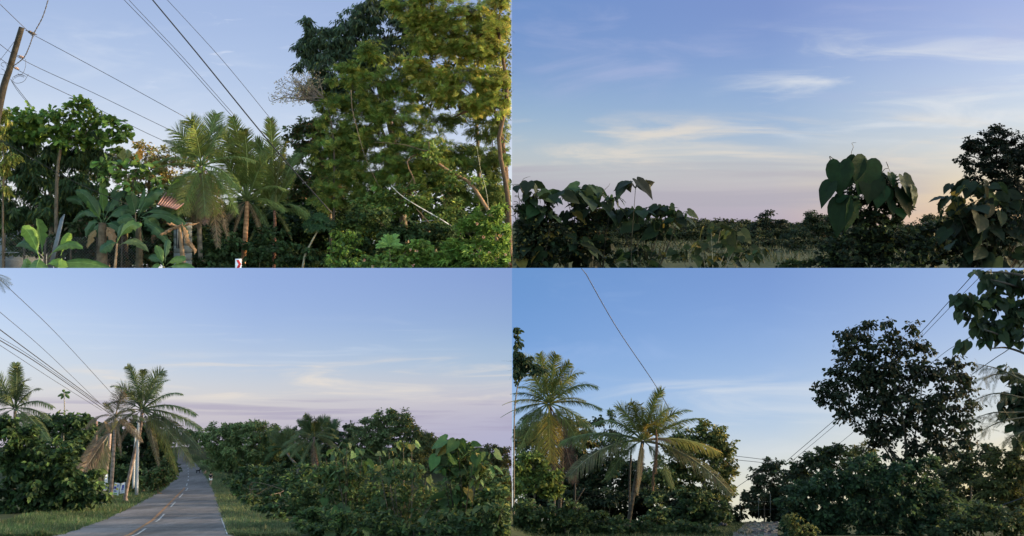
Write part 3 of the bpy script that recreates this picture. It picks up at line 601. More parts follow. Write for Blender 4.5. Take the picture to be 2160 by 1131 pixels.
palm('TL','second coconut palm with ringed orange trunk by the chevron sign',136,(522,425),[(518,490),(512,570)],
  [(96,175,.1,.02,GP,.15,.13),(104,165,-.1,.03,GP,.2,.14),(86,165,.2,.02,GP,.2,.14),(77,150,-.2,.05,GP,.3,.15),(113,140,.2,.08,GP,.35,.17),(68,120,.3,.1,GP,.4,.2),(125,105,.2,.2,GP,.5,.2),(140,88,.4,.35,GP,.6,.2),(160,75,.4,.4,GP,.6,.2),(45,95,.3,.35,GP,.6,.2),
   (20,80,.4,.5,GP,.6,.2),(180,62,.4,.6,(.07,.09,.03),.6,.2),(200,50,.3,.9,DRY,.5,.2),(340,55,.4,.9,GD,.6,.2),(320,40,.3,1.3,DRY2,.4,.2),(230,38,.3,1.2,DRY2,.4,.2)],tw=12,tcol=(.45,.25,.14),group='coconut palms by the village',width_top=.8)
palm('TL','third coconut palm, rightmost with bright upright fronds',138,(579,444),[(580,480),(578,570)],
  [(91,186,.1,.02,GP,.15,.12),(99,178,-.1,.03,GP,.2,.13),(82,165,.2,.02,(.14,.15,.05),.2,.13),(74,140,-.2,.06,GP,.3,.16),(108,150,.2,.06,GP,.35,.16),(62,110,.3,.12,GP,.45,.18),(120,120,.2,.15,GP,.5,.2),(135,90,.4,.3,GP,.6,.2),(150,75,.4,.4,GD,.6,.2),
   (35,85,.4,.62,GP,.5,.2),(15,82,.3,.45,GP,.75,.2),(165,60,.4,.6,GD,.6,.2),(320,50,.3,.5,(.12,.13,.05),.3,.1),(200,45,.3,.9,GD,.5,.2)],tw=8,tcol=(.28,.15,.11),group='coconut palms by the village')
# papaya-like sapling
b=P(634,575,133); b[2]=-2.6; root=thing('papaya_tree','dark papaya tree with a thin curved bare trunk','papaya tree',b)
m=MB('TL'); m.tube(curve([P(672,484,133),P(655,515,133),P(642,545,133),b],20),np.linspace(S(1.6,133),S(2.8,133),20),np.tile((.3,.26,.18),(20,1))*rng.normal(1,.1,(20,1)),7); m.build('trunk',M_bark,root,b,True)
def papaya_leaf(root,b,Y,c,ctr,r,face,colr):
    m=MB('TL' if Y>120 else 'BL'); 
    for k in range(9):
        a=R(-60+k*37.5); f=nrm(np.array(face,float)); u=nrm(np.cross(f,[0,0,1.])); v=np.cross(u,f); d=u*math.cos(a)+v*math.sin(a)
        N=7; tt=np.linspace(.15,1,N)[:,None]; o=ctr+d*r*tt; sd=np.cross(f,d)
        for s in(-1,1): m.tile(*T_LA,o,nrm(d+.8*s*sd+rng.normal(0,.1,(N,3))-np.array([0,0,.25])),np.tile(f,(N,1)),np.full(N,r*.42),np.full(N,r*.2),mixcol(N,colr,.12))
    m.tube([c,ctr],r*.03,(.15,.2,.06),4); m.build('leaf',M_leaf,root,b)
for k in range(17):
    a=k*2.4; ctr=P(672+26*math.cos(a)*rng.uniform(.5,1.1),472+18*math.sin(a)*rng.uniform(.4,1.1),133+rng.uniform(-1,1)); papaya_leaf(root,b,133,P(672,484,133),ctr,S(11,133),(math.cos(a)*.5,-.8,.8),GK if k%2 else (.035,.07,.025))
# bananas
B1=(.036,.078,.032); B2=(.065,.125,.03); B3=(.13,.22,.04); DB=(.24,.15,.085)
BG='banana plants in front of the house'
bladeplant('TL','banana_plant','tall banana plant left of centre with broad drooping leaves','banana plant',131,(212,575),
 [(218,462,222,392,22,-.05,B2),(215,470,168,404,26,.15,B1),(214,470,188,425,24,.3,B2),(212,468,214,505,32,.25,B1),(222,470,282,452,34,.35,B1),(222,472,262,490,30,.35,B1),(216,468,158,458,20,.35,B1),(218,470,262,405,24,.15,B1),(208,470,178,500,26,.4,B1),(224,480,248,520,20,.6,DB),(205,485,190,525,16,.6,(.2,.14,.07))],stem_w=26,stem_c=(.12,.09,.06),top=(216,470),group=BG)
bladeplant('TL','banana_plant','banana plant right of centre with dark blue-green leaves','banana plant',130,(292,575),
 [(286,458,280,408,28,0,B1),(292,455,352,408,30,.1,B1),(292,458,318,418,24,.05,B1),(296,458,335,500,34,.15,B1),(300,455,392,480,26,.45,B1),(288,465,252,470,26,.3,B1),(300,465,400,500,22,.5,B1),(290,450,300,395,18,0,(.07,.13,.05)),(300,470,360,525,22,.3,B1)],stem_w=18,stem_c=(.07,.06,.04),top=(292,468),group=BG)
bladeplant('TL','banana_plant','young banana plant with thin brown stem between the two big ones','banana plant',127,(234,580),
 [(246,512,305,478,26,.2,(.08,.14,.035)),(248,512,214,532,30,.25,B1),(250,520,312,532,18,.35,(.10,.13,.05)),(246,510,258,470,18,.05,B1)],stem_w=7,stem_c=(.3,.2,.12),top=(247,514),group=BG)
bladeplant('TL','banana_plant','bright green young banana plant at the lower left front','banana plant',125,(88,600),
 [(84,548,50,482,32,.02,B3,(.2,-1,.3),.03),(90,540,88,462,30,.0,(.06,.12,.03)),(86,548,30,520,20,.3,B1),(100,545,180,525,22,.25,B2),(128,540,150,492,20,.0,B3,(.6,-1,.2),.03),(84,545,80,580,46,.2,B2,(0,-1,.5),.03),(96,560,135,560,24,.1,B3),(110,560,225,570,34,.12,B2,(0,-1,.7),.04),(70,560,30,580,30,.2,B2),(60,545,52,580,20,.2,B2),(130,545,128,570,26,.1,(.26,.36,.06))],stem_w=10,top=(90,560),group=BG)
bladeplant('TL','banana_plant','banana shoots low in front of the grey house wall','banana plant',126,(345,600),
 [(345,560,328,518,20,.0,B2),(350,560,398,548,20,.2,B2),(345,562,312,545,20,.2,B1),(352,565,420,568,20,.1,B2),(340,562,318,572,24,.1,B2),(348,555,352,505,16,.0,B1)],stem_w=8,top=(345,562),group=BG)
bladeplant('TL','banana_plant','banana leaf crown rising over the yellowing tree','banana plant',148,(264,575),
 [(262,350,250,312,22,.0,(.2,.2,.06)),(264,350,272,316,16,.0,(.16,.18,.06)),(284,352,297,314,18,.0,(.62,.3,.06)),(284,350,290,340,12,.2,(.62,.32,.08)),(266,350,240,345,16,.3,B2)],stem_w=8,top=(266,352),group=BG)
b=P(392,575,128.5); b[2]=-2.6; root=thing('banana_plant','withered banana stem with curled tan dead leaves','banana plant',b,BG)
m=MB('TL'); m.tube(curve([P(378,480,128.5),P(384,530,128.5),b],12),np.linspace(S(3,128),S(7,128),12),(.2,.14,.09),8); m.build('stem',M_bark,root,b)
for q in [(352,486,386,472,14,.0),(384,470,392,512,22,.1),(388,500,408,532,20,.2),(372,478,340,496,16,.2),(380,480,352,470,12,.1),(386,478,400,470,10,.2),(262,530,256,575,18,.1),(300,462,290,500,14,.2),(420,470,395,474,9,0)]:
    m=MB('TL'); a,e=P(q[0],q[1],128.3),P(q[2],q[3],127.6); v=e-a; L=np.linalg.norm(v)
    if q[0] in(262,300): continue
    blade(m,a,v+np.array([0,0,q[5]*L]),L,S(q[4]*.8,128),q[5],DB,(rng.normal(0,.5),-1,.3),.9,.12,crumple=.6); m.build('dead_leaf',M_dry,root,b,True)
bladeplant('TL','banana_plant','banana clump in the shade behind the two tall banana plants','banana plant',135,(262,575),
 [(250,455,200,430,24,.2,B1),(255,452,240,400,20,.1,B1),(262,455,315,440,26,.4,B1),(240,470,170,470,22,.3,B1),(265,470,300,520,26,.6,B1),(245,480,205,520,24,.5,B1),(320,470,360,440,22,.3,B1),(325,475,380,505,24,.4,B1),(180,440,140,420,20,.3,B1),(182,445,150,470,20,.4,B1),(255,480,258,540,22,.3,DB),(330,480,330,540,18,.2,(.16,.11,.07))],stem_w=20,stem_c=(.08,.06,.045),top=(258,465),group=BG)
tree('TL','shrub','dark leafy tangle low between the banana stems','shrub',133,[(150,520,60,30),(230,540,60,24),(310,530,50,30),(60,520,50,26),(370,540,40,24),(180,470,40,24),(350,465,30,24),(345,510,26,30),(410,550,20,20)],leaf='ovate',size=11,cov=1.3,clump=13,base=(.035,.055,.022),alt=(.09,.07,.04),altf=.12,tw=2,name_crown='foliage')
# shrubs at the foot, right
tree('TL','shrub','bright green small-leaved bush beside the papaya trunk','shrub',130,[(722,520,30,24),(745,505,22,18),(705,545,24,22),(742,550,34,22),(715,492,14,8)],leaf='ovate',size=8,cov=2.2,clump=9,base=(.13,.2,.035),alt=(.06,.1,.03),altf=.3,droop=.7,tw=2,name_crown='foliage')
tree('TL','shrub','dark ivy-like undergrowth between the palm trunks','shrub',134,[(475,520,40,40),(545,530,40,36),(600,530,40,40),(650,550,50,30),(460,560,60,24),(560,500,30,20)],leaf='ovate',size=10,cov=2.0,clump=11,base=(.035,.06,.022),droop=.5,tw=2,name_crown='foliage')
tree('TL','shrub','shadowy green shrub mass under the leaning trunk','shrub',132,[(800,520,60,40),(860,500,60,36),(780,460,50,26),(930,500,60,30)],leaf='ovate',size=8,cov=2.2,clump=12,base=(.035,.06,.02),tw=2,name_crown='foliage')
def flowers(root,b,pts,Y,r,cs):
    for (a,c) in pts:
        o=P(a,c,Y); mb=MB('TL')
        for k in range(9):
            d=sphere(1)[0]; d[1]=-abs(d[1]); N=3; mb.tile(*T_OV,np.tile(o+d*S(r*.5,Y),(N,1)),nrm(d+.7*sphere(N)),np.tile(d,(N,1)),np.full(N,S(r*.8,Y)),np.full(N,S(r*.6,Y)),mixcol(N,cs[k%len(cs)],.1))
        mb.build('flower',M_leaf,root,b)
def lantana(root,b):
    flowers(root,b,[(1032,534),(1010,541),(872,560),(1075,556),(878,530),(1006,472),(1020,500),(1054,498),(768,549),(866,527),(998,536),(1066,538),(786,563)],121.6,3.2,[(.5,.22,.2),(.55,.33,.16),(.5,.42,.3)])
tree('TL','shrub','flowering shrub with small pink blossoms at the lower right corner','shrub',124,[(1000,535,70,34),(1050,500,50,34),(950,545,60,30),(1060,560,60,30),(900,555,60,24),(1010,455,14,24),(1050,440,18,18),(1030,480,40,20),(975,480,20,16)],leaf='lance',size=15,cov=2.6,clump=13,base=(.10,.17,.03),alt=(.15,.23,.045),altf=.3,droop=.15,tw=2,extra=lantana,name_crown='foliage')
tree('TL','shrub','low leafy bush in the middle of the lower border','shrub',123.5,[(830,550,60,26),(780,560,40,20),(870,535,40,20),(890,520,26,16)],leaf='ovate',size=10,cov=2.4,clump=10,base=(.09,.15,.03),alt=(.15,.22,.04),altf=.25,tw=2,name_crown='foliage')
bladeplant('TL','garden_plant','rosette of long bright green leaves above the low bush','plant',122.6,(822,600),[(822,522,822+math.cos(a)*30*rng.uniform(.7,1.1),518-math.sin(a)*30*rng.uniform(.6,1.1),9,.15,(.12,.22,.05)) for a in np.linspace(-.3,3.4,14)],stem_w=3,top=(822,525))
# chevron sign
b=P(503,575,122.5); b[2]=-2.6; root=thing('chevron_sign','white road sign with a red chevron before the second palm','road sign',b)
m=MB(); m.box(P(503,567,122.5),np.array([S(6.6,122),0,0]),np.array([0,.04,0]),np.array([0,0,S(21,122)]),(.75,.75,.77)); m.build('sign_board',M_plain,root,b)
m=MB(); Yf=122.43
for y0 in(548.5,577.5):
    V=[P(a,c,Yf) for a,c in[(498,y0),(503.5,y0),(509,y0+9),(503.5,y0+18.5),(498,y0+18.5),(503,y0+9)]]; V+= [v+np.array([0,.02,0]) for v in V]
    m.add(V,[[0,1,2,5],[5,2,3,4],[6,11,8,7],[11,10,9,8],[0,6,7,1],[1,7,8,2],[2,8,9,3],[3,9,10,4],[4,10,11,5],[5,11,6,0]],(.62,.03,.03))
m.build('chevron',M_plain,root,b)
m=MB(); m.tube([P(503,560,122.62),b],S(1.2,122),(.4,.4,.4),8); m.build('post',M_metal,root,b)

# ================================================================ UPPER RIGHT: field seen over broad-leaved shrubs at dusk
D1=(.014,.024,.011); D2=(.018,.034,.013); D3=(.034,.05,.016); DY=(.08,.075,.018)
def whorl(mb, tip, Y, n, size, c, spread=.6, droop=.8, yel=.03):
    """a whorl of long-stalked heart-shaped leaves hanging round a shoot tip"""
    (tv,tf),asp=TEMPL['heart']
    a=rng.random()*6.28+np.arange(n)*2*np.pi/n+rng.normal(0,.3,n); s=S(size,Y)*rng.normal(1,.28,n).clip(.45,1.5)
    out=np.stack([np.cos(a),np.sin(a)*.8,np.zeros(n)],1)
    e=tip+out*(s*spread)[:,None]+np.array([0,0,1.])*(s*rng.uniform(.0,.25,n))[:,None]
    for k in range(n): mb.tube([tip-np.array([0,0,s[k]*.15]),(tip+e[k])/2+np.array([0,0,s[k]*.06]),e[k]],S(.7,Y),(.07,.09,.03),3,False)
    dd=nrm(out*rng.uniform(.2,1.5,n)[:,None]+np.array([0,0,-droop])+.38*rng.normal(size=(n,3)))
    nn=nrm(out+np.array([0,-.25,.75])+.55*rng.normal(size=(n,3)))
    mb.tile(tv,tf,e,dd,nn,s,s*asp*rng.uniform(.75,1.05,n),mixcol(n,c,.25,np.array([.13,.11,.025]),yel))
def heartshrub(panel,name,label,cat,Y,foot,tips,size=34,c=D2,fill=None,fillkw={},group=None,stem=1.3,stem_c=(.035,.03,.02),yel=.06,n=(4,8)):
    b=P(*foot,Y); bz=base_z(panel,b[0],Y); b[2]=min(b[2],bz-.02) if b[2]<bz else bz
    root=thing(name,label,cat,b,group); wd=MB(panel); lf=MB(panel)
    hub=P(foot[0],foot[1]-18,Y)
    if fill: 
        g=foliage(lf,fill,Y,**fillkw)
        for (c0,cc,rr) in g:
            for j in rng.choice(len(cc),min(7,len(cc)),replace=False): wd.tube(curve([b,(hub+cc[j])/2,cc[j]],7),np.linspace(S(stem,Y)*.6,S(.4,Y),7),stem_c,4,False)
    for t in tips:
        yy=Y+rng.uniform(-1.2,1.2); p=P(t[0],t[1],yy); sz=(t[2] if len(t)>2 else size)*(.78 if panel=='BL' else 1)
        mid=P(t[0]*.55+foot[0]*.45+rng.normal(0,5),t[1]*.5+foot[1]*.5,yy)
        q=curve([b,hub*.5+mid*.5,mid,p],12); wd.tube(q,np.linspace(S(stem,Y),S(.6,Y),12),stem_c,5,False)
        cc=np.array(c)*rng.uniform(.75,1.25)
        whorl(lf,p,yy,rng.integers(*n),sz*.86,cc,yel=yel)
        if len(t)<=3:
            for j in (6,8,10): whorl(lf,q[j]+rng.normal(0,S(6,Y),3),yy,rng.integers(1,4),sz*rng.uniform(.5,.9),np.array(c)*rng.uniform(.7,1.2))
    wd.build('stem',M_bark,root,b); lf.build('foliage',M_leaf,root,b); return root,b
def tendril(panel,label,pts,Y,w=.7):
    m=MB(panel); q=curve([P(a,c,Y) for a,c in pts],24); m.tube(q,np.linspace(S(w,Y),S(w*.4,Y),24),(.05,.04,.03),4)
    return tag(m.build('tendril',M_wire,None,tuple(q[0])),label,'tendril','thin climbing tendrils against the dusk sky')
# far scrub of the plain: rows of distinct bushes
TG='distant bushes and trees lining the field'
far=[(1100,478,22,12),(1135,480,24,12),(1168,478,22,12),(1200,480,22,12),(1232,478,22,12),(1262,476,24,13),(1296,474,26,13),(1335,472,26,12),(1372,473,24,13),(1408,474,26,12),(1445,470,28,11),(1478,471,22,9),(1507,473,20,9),(1534,475,22,8),(1565,477,22,8),(1830,470,30,12),(1880,468,30,12),(1960,462,24,10),(1990,464,24,10)]
fl=['','small round','low broad','dark narrow','dusty green']
for i,(x,y,rx,ry) in enumerate(far):
    Yf=420-((i*37)%60)
    tree('TR','distant_tree','distant tree on the far skyline, %s in the row counted from the left'%['first','second','third','fourth','fifth','sixth','seventh','eighth','ninth','tenth','eleventh','twelfth','thirteenth','fourteenth','fifteenth','sixteenth','seventeenth','eighteenth','nineteenth'][i],'tree',Yf,[(x,y,rx,ry),(x+rx*.4,y-ry*.4,rx*.5,ry*.6),(x-rx*.5,y-ry*.1,rx*.5,ry*.7)],leaf='ovate',size=3.6,cov=1.7,clump=6,base=np.array((.038,.052,.026))*rng.uniform(.75,1.25),alt=(.07,.07,.03),altf=.15,tw=3,group=TG,limb_on=False)
mid=[(1290,505,44,24,'pale'),(1355,500,38,20,'olive'),(1420,502,44,22,'dark'),(1480,500,40,22,'olive'),(1540,498,40,20,'pale'),(1590,506,36,24,'dark'),(1450,528,50,16,'olive'),(1380,522,36,14,'dark'),(1530,530,50,18,'dark'),(1310,524,30,12,'dark'),(1240,510,36,20,'dark'),(1190,506,34,20,'olive')]
for i,(x,y,rx,ry,k) in enumerate(mid):
    Yf=300-i*9
    tree('TR','scrub_tree',k+' scrub tree at the field edge, '+['behind the tall heart-leaved shoot','right of the tall shoot','under the skyline gap','second from the middle gap','behind the middle shoots','left of the lone dark tree','in the second row by the grass','above the pale grass strip','above the low right sprigs','low beside the grass strip','behind the left shrub top','at the left behind big leaves'][i],'tree',Yf,[(x,y-2,rx*1.15,ry*1.1),(x-rx*.5,y-ry*.4,rx*.6,ry*.8),(x+rx*.5,y-ry*.3,rx*.6,ry*.8)],leaf='ovate',size=4.8,cov=2.2,clump=8,base={'pale':(.06,.072,.032),'olive':(.042,.054,.024),'dark':(.024,.036,.018)}[k],alt=(.08,.075,.03),altf=.15,tw=3,group=TG,limb_on=False)
SB='layered scrub bands of the plain'
for lab,Yf,y0,x0,x1,ry,bs in [('farthest olive band of scrub under the skyline',350,477,1250,1760,11,(.045,.056,.026)),('second dull green band of scrub below the skyline',300,484,1180,1760,12,(.036,.048,.022)),('third band of darker scrub before the skyline',250,490,1180,1760,14,(.03,.042,.018)),('fourth band of scrub just behind the pale grass',205,499,1180,1760,15,(.034,.044,.018)),('right-hand dark scrub band joining the rounded tree',165,520,1540,1900,19,(.024,.034,.015)),('nearer dark scrub band left of the pale grass',165,520,1180,1330,18,(.024,.034,.015))]:
    tree('TR','scrub_band',lab,'scrub',Yf,[(x,y0+rng.uniform(-4,4),rng.uniform(20,34),ry*rng.uniform(.7,1.25)) for x in range(x0,x1,22)],leaf='ovate',size=5,cov=2.2,clump=8,base=bs,alt=(.08,.08,.03),altf=.15,tw=2,group=SB,limb_on=False,name_crown='foliage')
tree('TR','tree','lone dark tree in the middle of the plain beside paler bushes','tree',230,[(1618,478,26,20),(1612,460,18,12),(1640,484,30,20),(1600,500,30,26),(1630,515,40,26),(1585,520,30,20),(1622,452,9,7)],trunk=[(1618,490),(1620,540)],leaf='ovate',size=5,cov=2,clump=9,base=(.018,.028,.016),tw=5)
tree('TR','tree','rounded feathery grey-green tree left of the leafy mound','tree',200,[(1722,468,32,22),(1708,458,20,12),(1745,472,30,26),(1700,500,40,30),(1760,510,34,34),(1670,520,34,26),(1770,470,16,14)],trunk=[(1720,490),(1722,560)],leaf='ovate',size=4.5,cov=1.9,clump=9,base=(.03,.046,.024),alt=(.05,.06,.025),altf=.2,tw=5)
tree('TR','scrub_band','scattered low bushes standing in the pale grass','scrub',125,[(1300,548,20,10),(1360,556,26,9),(1430,546,24,11),(1475,556,26,9),(1530,545,26,13),(1570,535,26,14),(1260,556,30,12),(1400,562,30,7)],leaf='ovate',size=5,cov=2.2,clump=7,base=(.028,.042,.016),alt=(.08,.08,.02),altf=.12,tw=1.5,limb_on=False,name_crown='foliage')
tree('TR','tree','dark thicket of scrub filling the lower middle of the dusk view','thicket',150,[(1680,545,60,24),(1750,545,50,30),(1640,556,40,16),(1590,558,40,12),(1820,520,50,50),(1970,500,60,40),(1900,520,60,50)],leaf='ovate',size=6,cov=2.2,clump=11,base=(.016,.026,.012),alt=(.045,.055,.015),altf=.08,tw=3,limb_on=False,name_crown='foliage')
def grassfield(panel,name,label,n,xr,Yr,h,fz,c,w=.05):
    N=n; x=rng.uniform(*xr,N); y=rng.uniform(*Yr,N); o=np.stack([x,y,fz(x,y)],1)
    m=MB(panel); L=rng.uniform(.5,1.1,N)*h; m.tile([(-.5,0,0),(.5,0,0),(0,1,-.25)],[[0,1,2]],o,nrm(np.array([0,0,1.])+.28*rng.normal(size=(N,3))),nrm(np.array([0,-1,0])+.5*rng.normal(size=(N,3))),L,np.full(N,w),mixcol(N,c,.25))
    o=m.build(name,M_grass,None,(float(x[0]),float(y[0]),float(o[0,2]))); tag(o,label,'grass',kind='stuff'); return o
grassfield('TR','grass','dry pale grass of the open field below the skyline',16000,(0,120),(120,260),.8,lambda x,y:zTR(y),(.034,.042,.017),.18)
# near shrubs of heart-shaped leaves
HG='shrubs with big heart-shaped leaves against the dusk sky'
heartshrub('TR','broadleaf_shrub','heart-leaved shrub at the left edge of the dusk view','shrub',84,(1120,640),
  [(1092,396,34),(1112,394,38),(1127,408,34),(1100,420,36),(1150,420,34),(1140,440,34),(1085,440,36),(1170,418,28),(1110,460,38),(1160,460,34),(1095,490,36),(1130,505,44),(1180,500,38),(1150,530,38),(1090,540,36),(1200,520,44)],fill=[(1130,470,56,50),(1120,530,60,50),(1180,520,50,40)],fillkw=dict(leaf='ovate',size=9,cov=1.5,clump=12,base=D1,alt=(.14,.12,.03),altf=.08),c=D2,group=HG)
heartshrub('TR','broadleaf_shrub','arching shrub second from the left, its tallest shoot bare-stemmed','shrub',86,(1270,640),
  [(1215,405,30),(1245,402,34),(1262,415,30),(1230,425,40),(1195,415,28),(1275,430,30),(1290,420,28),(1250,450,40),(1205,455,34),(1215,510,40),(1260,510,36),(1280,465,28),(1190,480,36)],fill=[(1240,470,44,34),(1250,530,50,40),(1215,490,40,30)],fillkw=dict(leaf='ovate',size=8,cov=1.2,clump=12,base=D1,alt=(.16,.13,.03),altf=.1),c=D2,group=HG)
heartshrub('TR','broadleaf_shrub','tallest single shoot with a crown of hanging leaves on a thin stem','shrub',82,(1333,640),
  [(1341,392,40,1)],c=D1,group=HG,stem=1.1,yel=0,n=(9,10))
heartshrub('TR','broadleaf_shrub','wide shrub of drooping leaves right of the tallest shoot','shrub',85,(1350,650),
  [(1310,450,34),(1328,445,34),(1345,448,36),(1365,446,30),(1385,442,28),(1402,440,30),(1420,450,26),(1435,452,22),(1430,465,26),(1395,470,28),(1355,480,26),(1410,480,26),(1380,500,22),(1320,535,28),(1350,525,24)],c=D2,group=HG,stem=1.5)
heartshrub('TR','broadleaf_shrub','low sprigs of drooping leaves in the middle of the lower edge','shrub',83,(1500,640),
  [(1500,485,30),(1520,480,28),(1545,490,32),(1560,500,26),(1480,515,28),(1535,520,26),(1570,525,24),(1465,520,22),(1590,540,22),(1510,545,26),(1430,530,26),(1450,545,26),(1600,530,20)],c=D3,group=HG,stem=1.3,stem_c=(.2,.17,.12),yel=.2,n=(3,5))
# leafy mound with very large leaves
b=P(1840,640,81); b[2]=float(zTR(81)); root=thing('vine_mound','tall vine-covered mound with very large hanging heart-shaped leaves','vine mound',b)
fm=MB('TR'); g=foliage(fm,[(1800,430,40,50),(1850,420,50,44),(1890,430,30,40),(1840,480,80,50),(1800,530,60,50),(1880,530,80,50),(1830,385,40,36),(1770,545,40,30),(1940,520,40,40),(1870,400,34,24)],81,leaf='ovate',size=11,cov=1.9,clump=13,base=D1,alt=(.06,.08,.025),altf=.15)
m=MB('TR'); limbs(m,b,g,S(2,81),(.06,.05,.04),6); m.build('stem',M_bark,root,b); fm.build('foliage',M_leaf,root,b)
(tvh,tfh),_=TEMPL['heart']
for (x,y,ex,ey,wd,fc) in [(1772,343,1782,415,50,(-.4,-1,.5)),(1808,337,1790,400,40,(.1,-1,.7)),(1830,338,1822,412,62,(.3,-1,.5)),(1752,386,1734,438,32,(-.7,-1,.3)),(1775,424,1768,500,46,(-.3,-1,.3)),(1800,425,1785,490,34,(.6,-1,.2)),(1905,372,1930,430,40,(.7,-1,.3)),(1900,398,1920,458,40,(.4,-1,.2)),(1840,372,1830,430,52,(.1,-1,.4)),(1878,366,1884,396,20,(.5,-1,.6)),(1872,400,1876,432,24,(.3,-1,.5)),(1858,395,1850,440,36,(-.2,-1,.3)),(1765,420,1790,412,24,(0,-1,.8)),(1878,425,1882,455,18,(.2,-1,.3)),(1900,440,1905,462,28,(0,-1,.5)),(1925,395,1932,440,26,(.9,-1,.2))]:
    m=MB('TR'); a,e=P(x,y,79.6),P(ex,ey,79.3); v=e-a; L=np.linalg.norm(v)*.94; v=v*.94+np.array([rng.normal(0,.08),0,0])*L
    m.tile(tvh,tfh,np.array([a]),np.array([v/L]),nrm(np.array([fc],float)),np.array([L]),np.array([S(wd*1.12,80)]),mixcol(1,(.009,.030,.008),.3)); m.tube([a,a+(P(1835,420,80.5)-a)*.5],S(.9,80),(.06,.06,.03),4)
    m.build('large_leaf',M_leaf,root,b)
tendril('TR','tall kinked tendril rising above the leafy mound',[(1798,336),(1796,322),(1800,310),(1797,302),(1806,301)],80)
tendril('TR','short tendril with withered tips at the left of the mound',[(1757,352),(1753,340),(1750,330),(1756,334),(1761,338),(1759,350)],80,1.2)
tendril('TR','forked thin tendril at the right of the mound',[(1858,368),(1866,357),(1874,354),(1869,341),(1874,354),(1879,365)],80,.8)
tendril('TR','fine curled tendril over the left edge shrub',[(1101,386),(1104,378),(1112,374),(1119,373)],84,.6)
tendril('TR','fine straight tendril over the second shrub',[(1270,408),(1276,400),(1284,392),(1287,386)],84,.6)
# right side
tree('TR','tree','dark small-leaved tree cut by the right edge of the dusk view','tree',100,[(2120,330,50,50),(2150,400,50,60),(2095,300,36,22),(2070,350,34,34),(2060,310,30,20),(2100,400,44,34),(2180,330,60,60),(2190,460,60,70),(2110,275,20,10),(2036,336,18,12),(2045,300,14,8),(2230,300,60,70),(2240,420,70,70),(2300,340,60,80),(2330,450,60,60)],trunk=[(2140,360),(2160,470),(2165,600)],leaf='ovate',size=6,cov=2.1,clump=11,base=(.010,.016,.009),tw=9,twigs=14)  # crown blobs beyond the right edge are added unseen as sun cover
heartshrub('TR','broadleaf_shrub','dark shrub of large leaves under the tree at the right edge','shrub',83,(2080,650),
  [(2020,395,34),(2045,400,30),(2060,390,40),(2085,395,44),(2110,410,40),(2010,420,32),(2130,430,34),(2060,440,44),(2010,450,40),(2100,450,40),(2040,480,46),(2090,490,50),(2140,470,44),(2020,520,44),(2070,530,50),(2130,530,50)],fill=[(2060,460,50,50),(2110,500,60,60),(2040,530,50,40),(2230,350,60,70),(2290,330,70,80),(2230,460,60,70),(2340,420,60,80)],fillkw=dict(leaf='ovate',size=11,cov=1.3,clump=14,base=D1),c=(.018,.03,.013),group=HG,yel=.1)  # fill past the right edge is added unseen to keep sun off the mound
tree('TR','shrub','tangled creepers between the mound and the right edge shrub','shrub',88,[(1960,490,40,26),(1990,520,50,40),(1950,540,50,30),(1930,485,20,12),(2000,470,20,14)],leaf='heart',size=10,cov=1.3,clump=12,base=(.018,.028,.011),alt=(.06,.06,.015),altf=.1,tw=2,name_crown='foliage',trunk=[(1975,500),(1975,560)])
tree('TR','sapling','slim sprig with sparse tiny leaves standing on the skyline','sapling',110,[(1985,438,7,8),(1992,430,4,4),(1980,448,6,5)],trunk=[(1985,440),(1982,470),(1980,520)],leaf='ovate',size=5,cov=.8,clump=5,base=D1,tw=1.2)
tree('TR','shrub','pale green low leaves along the lower edge left of the mound','shrub',84,[(1700,556,50,12),(1660,562,30,10),(1745,552,20,10),(1790,560,50,16)],leaf='ovate',size=9,cov=1.6,clump=9,base=(.028,.045,.014),alt=(.07,.07,.02),altf=.1,tw=2,name_crown='foliage')

# ================================================================ LOWER LEFT: country road
yR=[1131,1100,1075,1048,1033,1013,988,968,948,941]
xl=[135,222,275,325,350,365,372,376,377,378]; xr=[482,471,462,453,447,437,420,400,386,383]; xm=[274,322,347,373,388,395,395,391,383,381]
ysr=np.array([565.5-zBL(Y)*2160/Y for Y in np.linspace(33,118.4,400)]); Yss=np.linspace(33,118.4,400)
def Yat(y): return float(np.interp(-y,-ysr,Yss))
def road_strip(name, label, cat, ya, yb, fa, fb, lift, material, n=90, kind=None, parent=None, wig=0, mb=None):
    """fa, fb: functions of the pixel row giving left and right pixel column"""
    own=mb is None; mb=mb or MB()
    ys=np.linspace(ya,yb,n); V=[]; K=9
    for y in ys:
        Y=Yat(y) if y<=1131 else 33-(y-1131)*.09; z=float(zBL(Y))+lift
        a=(fa(y)-1080)/2160*Y; b2=(fb(y)-1080)/2160*Y
        if wig: a-=wig*rng.random(); b2+=wig*rng.random()
        for k in range(K): V.append((a+(b2-a)*k/(K-1),Y,z))
    F=[[i*K+k,i*K+k+1,(i+1)*K+k+1,(i+1)*K+k] for i in range(n-1) for k in range(K-1)]
    mb.add(V,F,(.3,.3,.3))
    if own:
        o=mb.build(name,material,parent); tag(o,label,cat,kind=kind); return o
def fi(arr):
    f=lambda y: float(np.interp(-y,[-v for v in yR],arr)) if y<=1131 else arr[0]+(y-1131)*(arr[0]-arr[1])/31.
    return f
FL,FR,FM=fi(xl),fi(xr),fi(xm)
road_strip('road',None,None,1230,941.5,FL,FR,.05,M_road('concrete_road',(.066,.056,.052,1),(.165,.145,.138,1)),420,'structure',wig=.16)
def paint(name,c):
    m=mat(name,.8,.2,noise=.35,nscale=1.2); 
    for nn in m.node_tree.nodes:
        if nn.type=='ATTRIBUTE': 
            for l in list(nn.outputs['Color'].links): sck=l.to_socket; m.node_tree.links.remove(l); sck.default_value=(*c,1)
    return m
MY=paint('worn_orange_paint',(.21,.105,.045)); MW=paint('worn_white_paint',(.27,.265,.26))
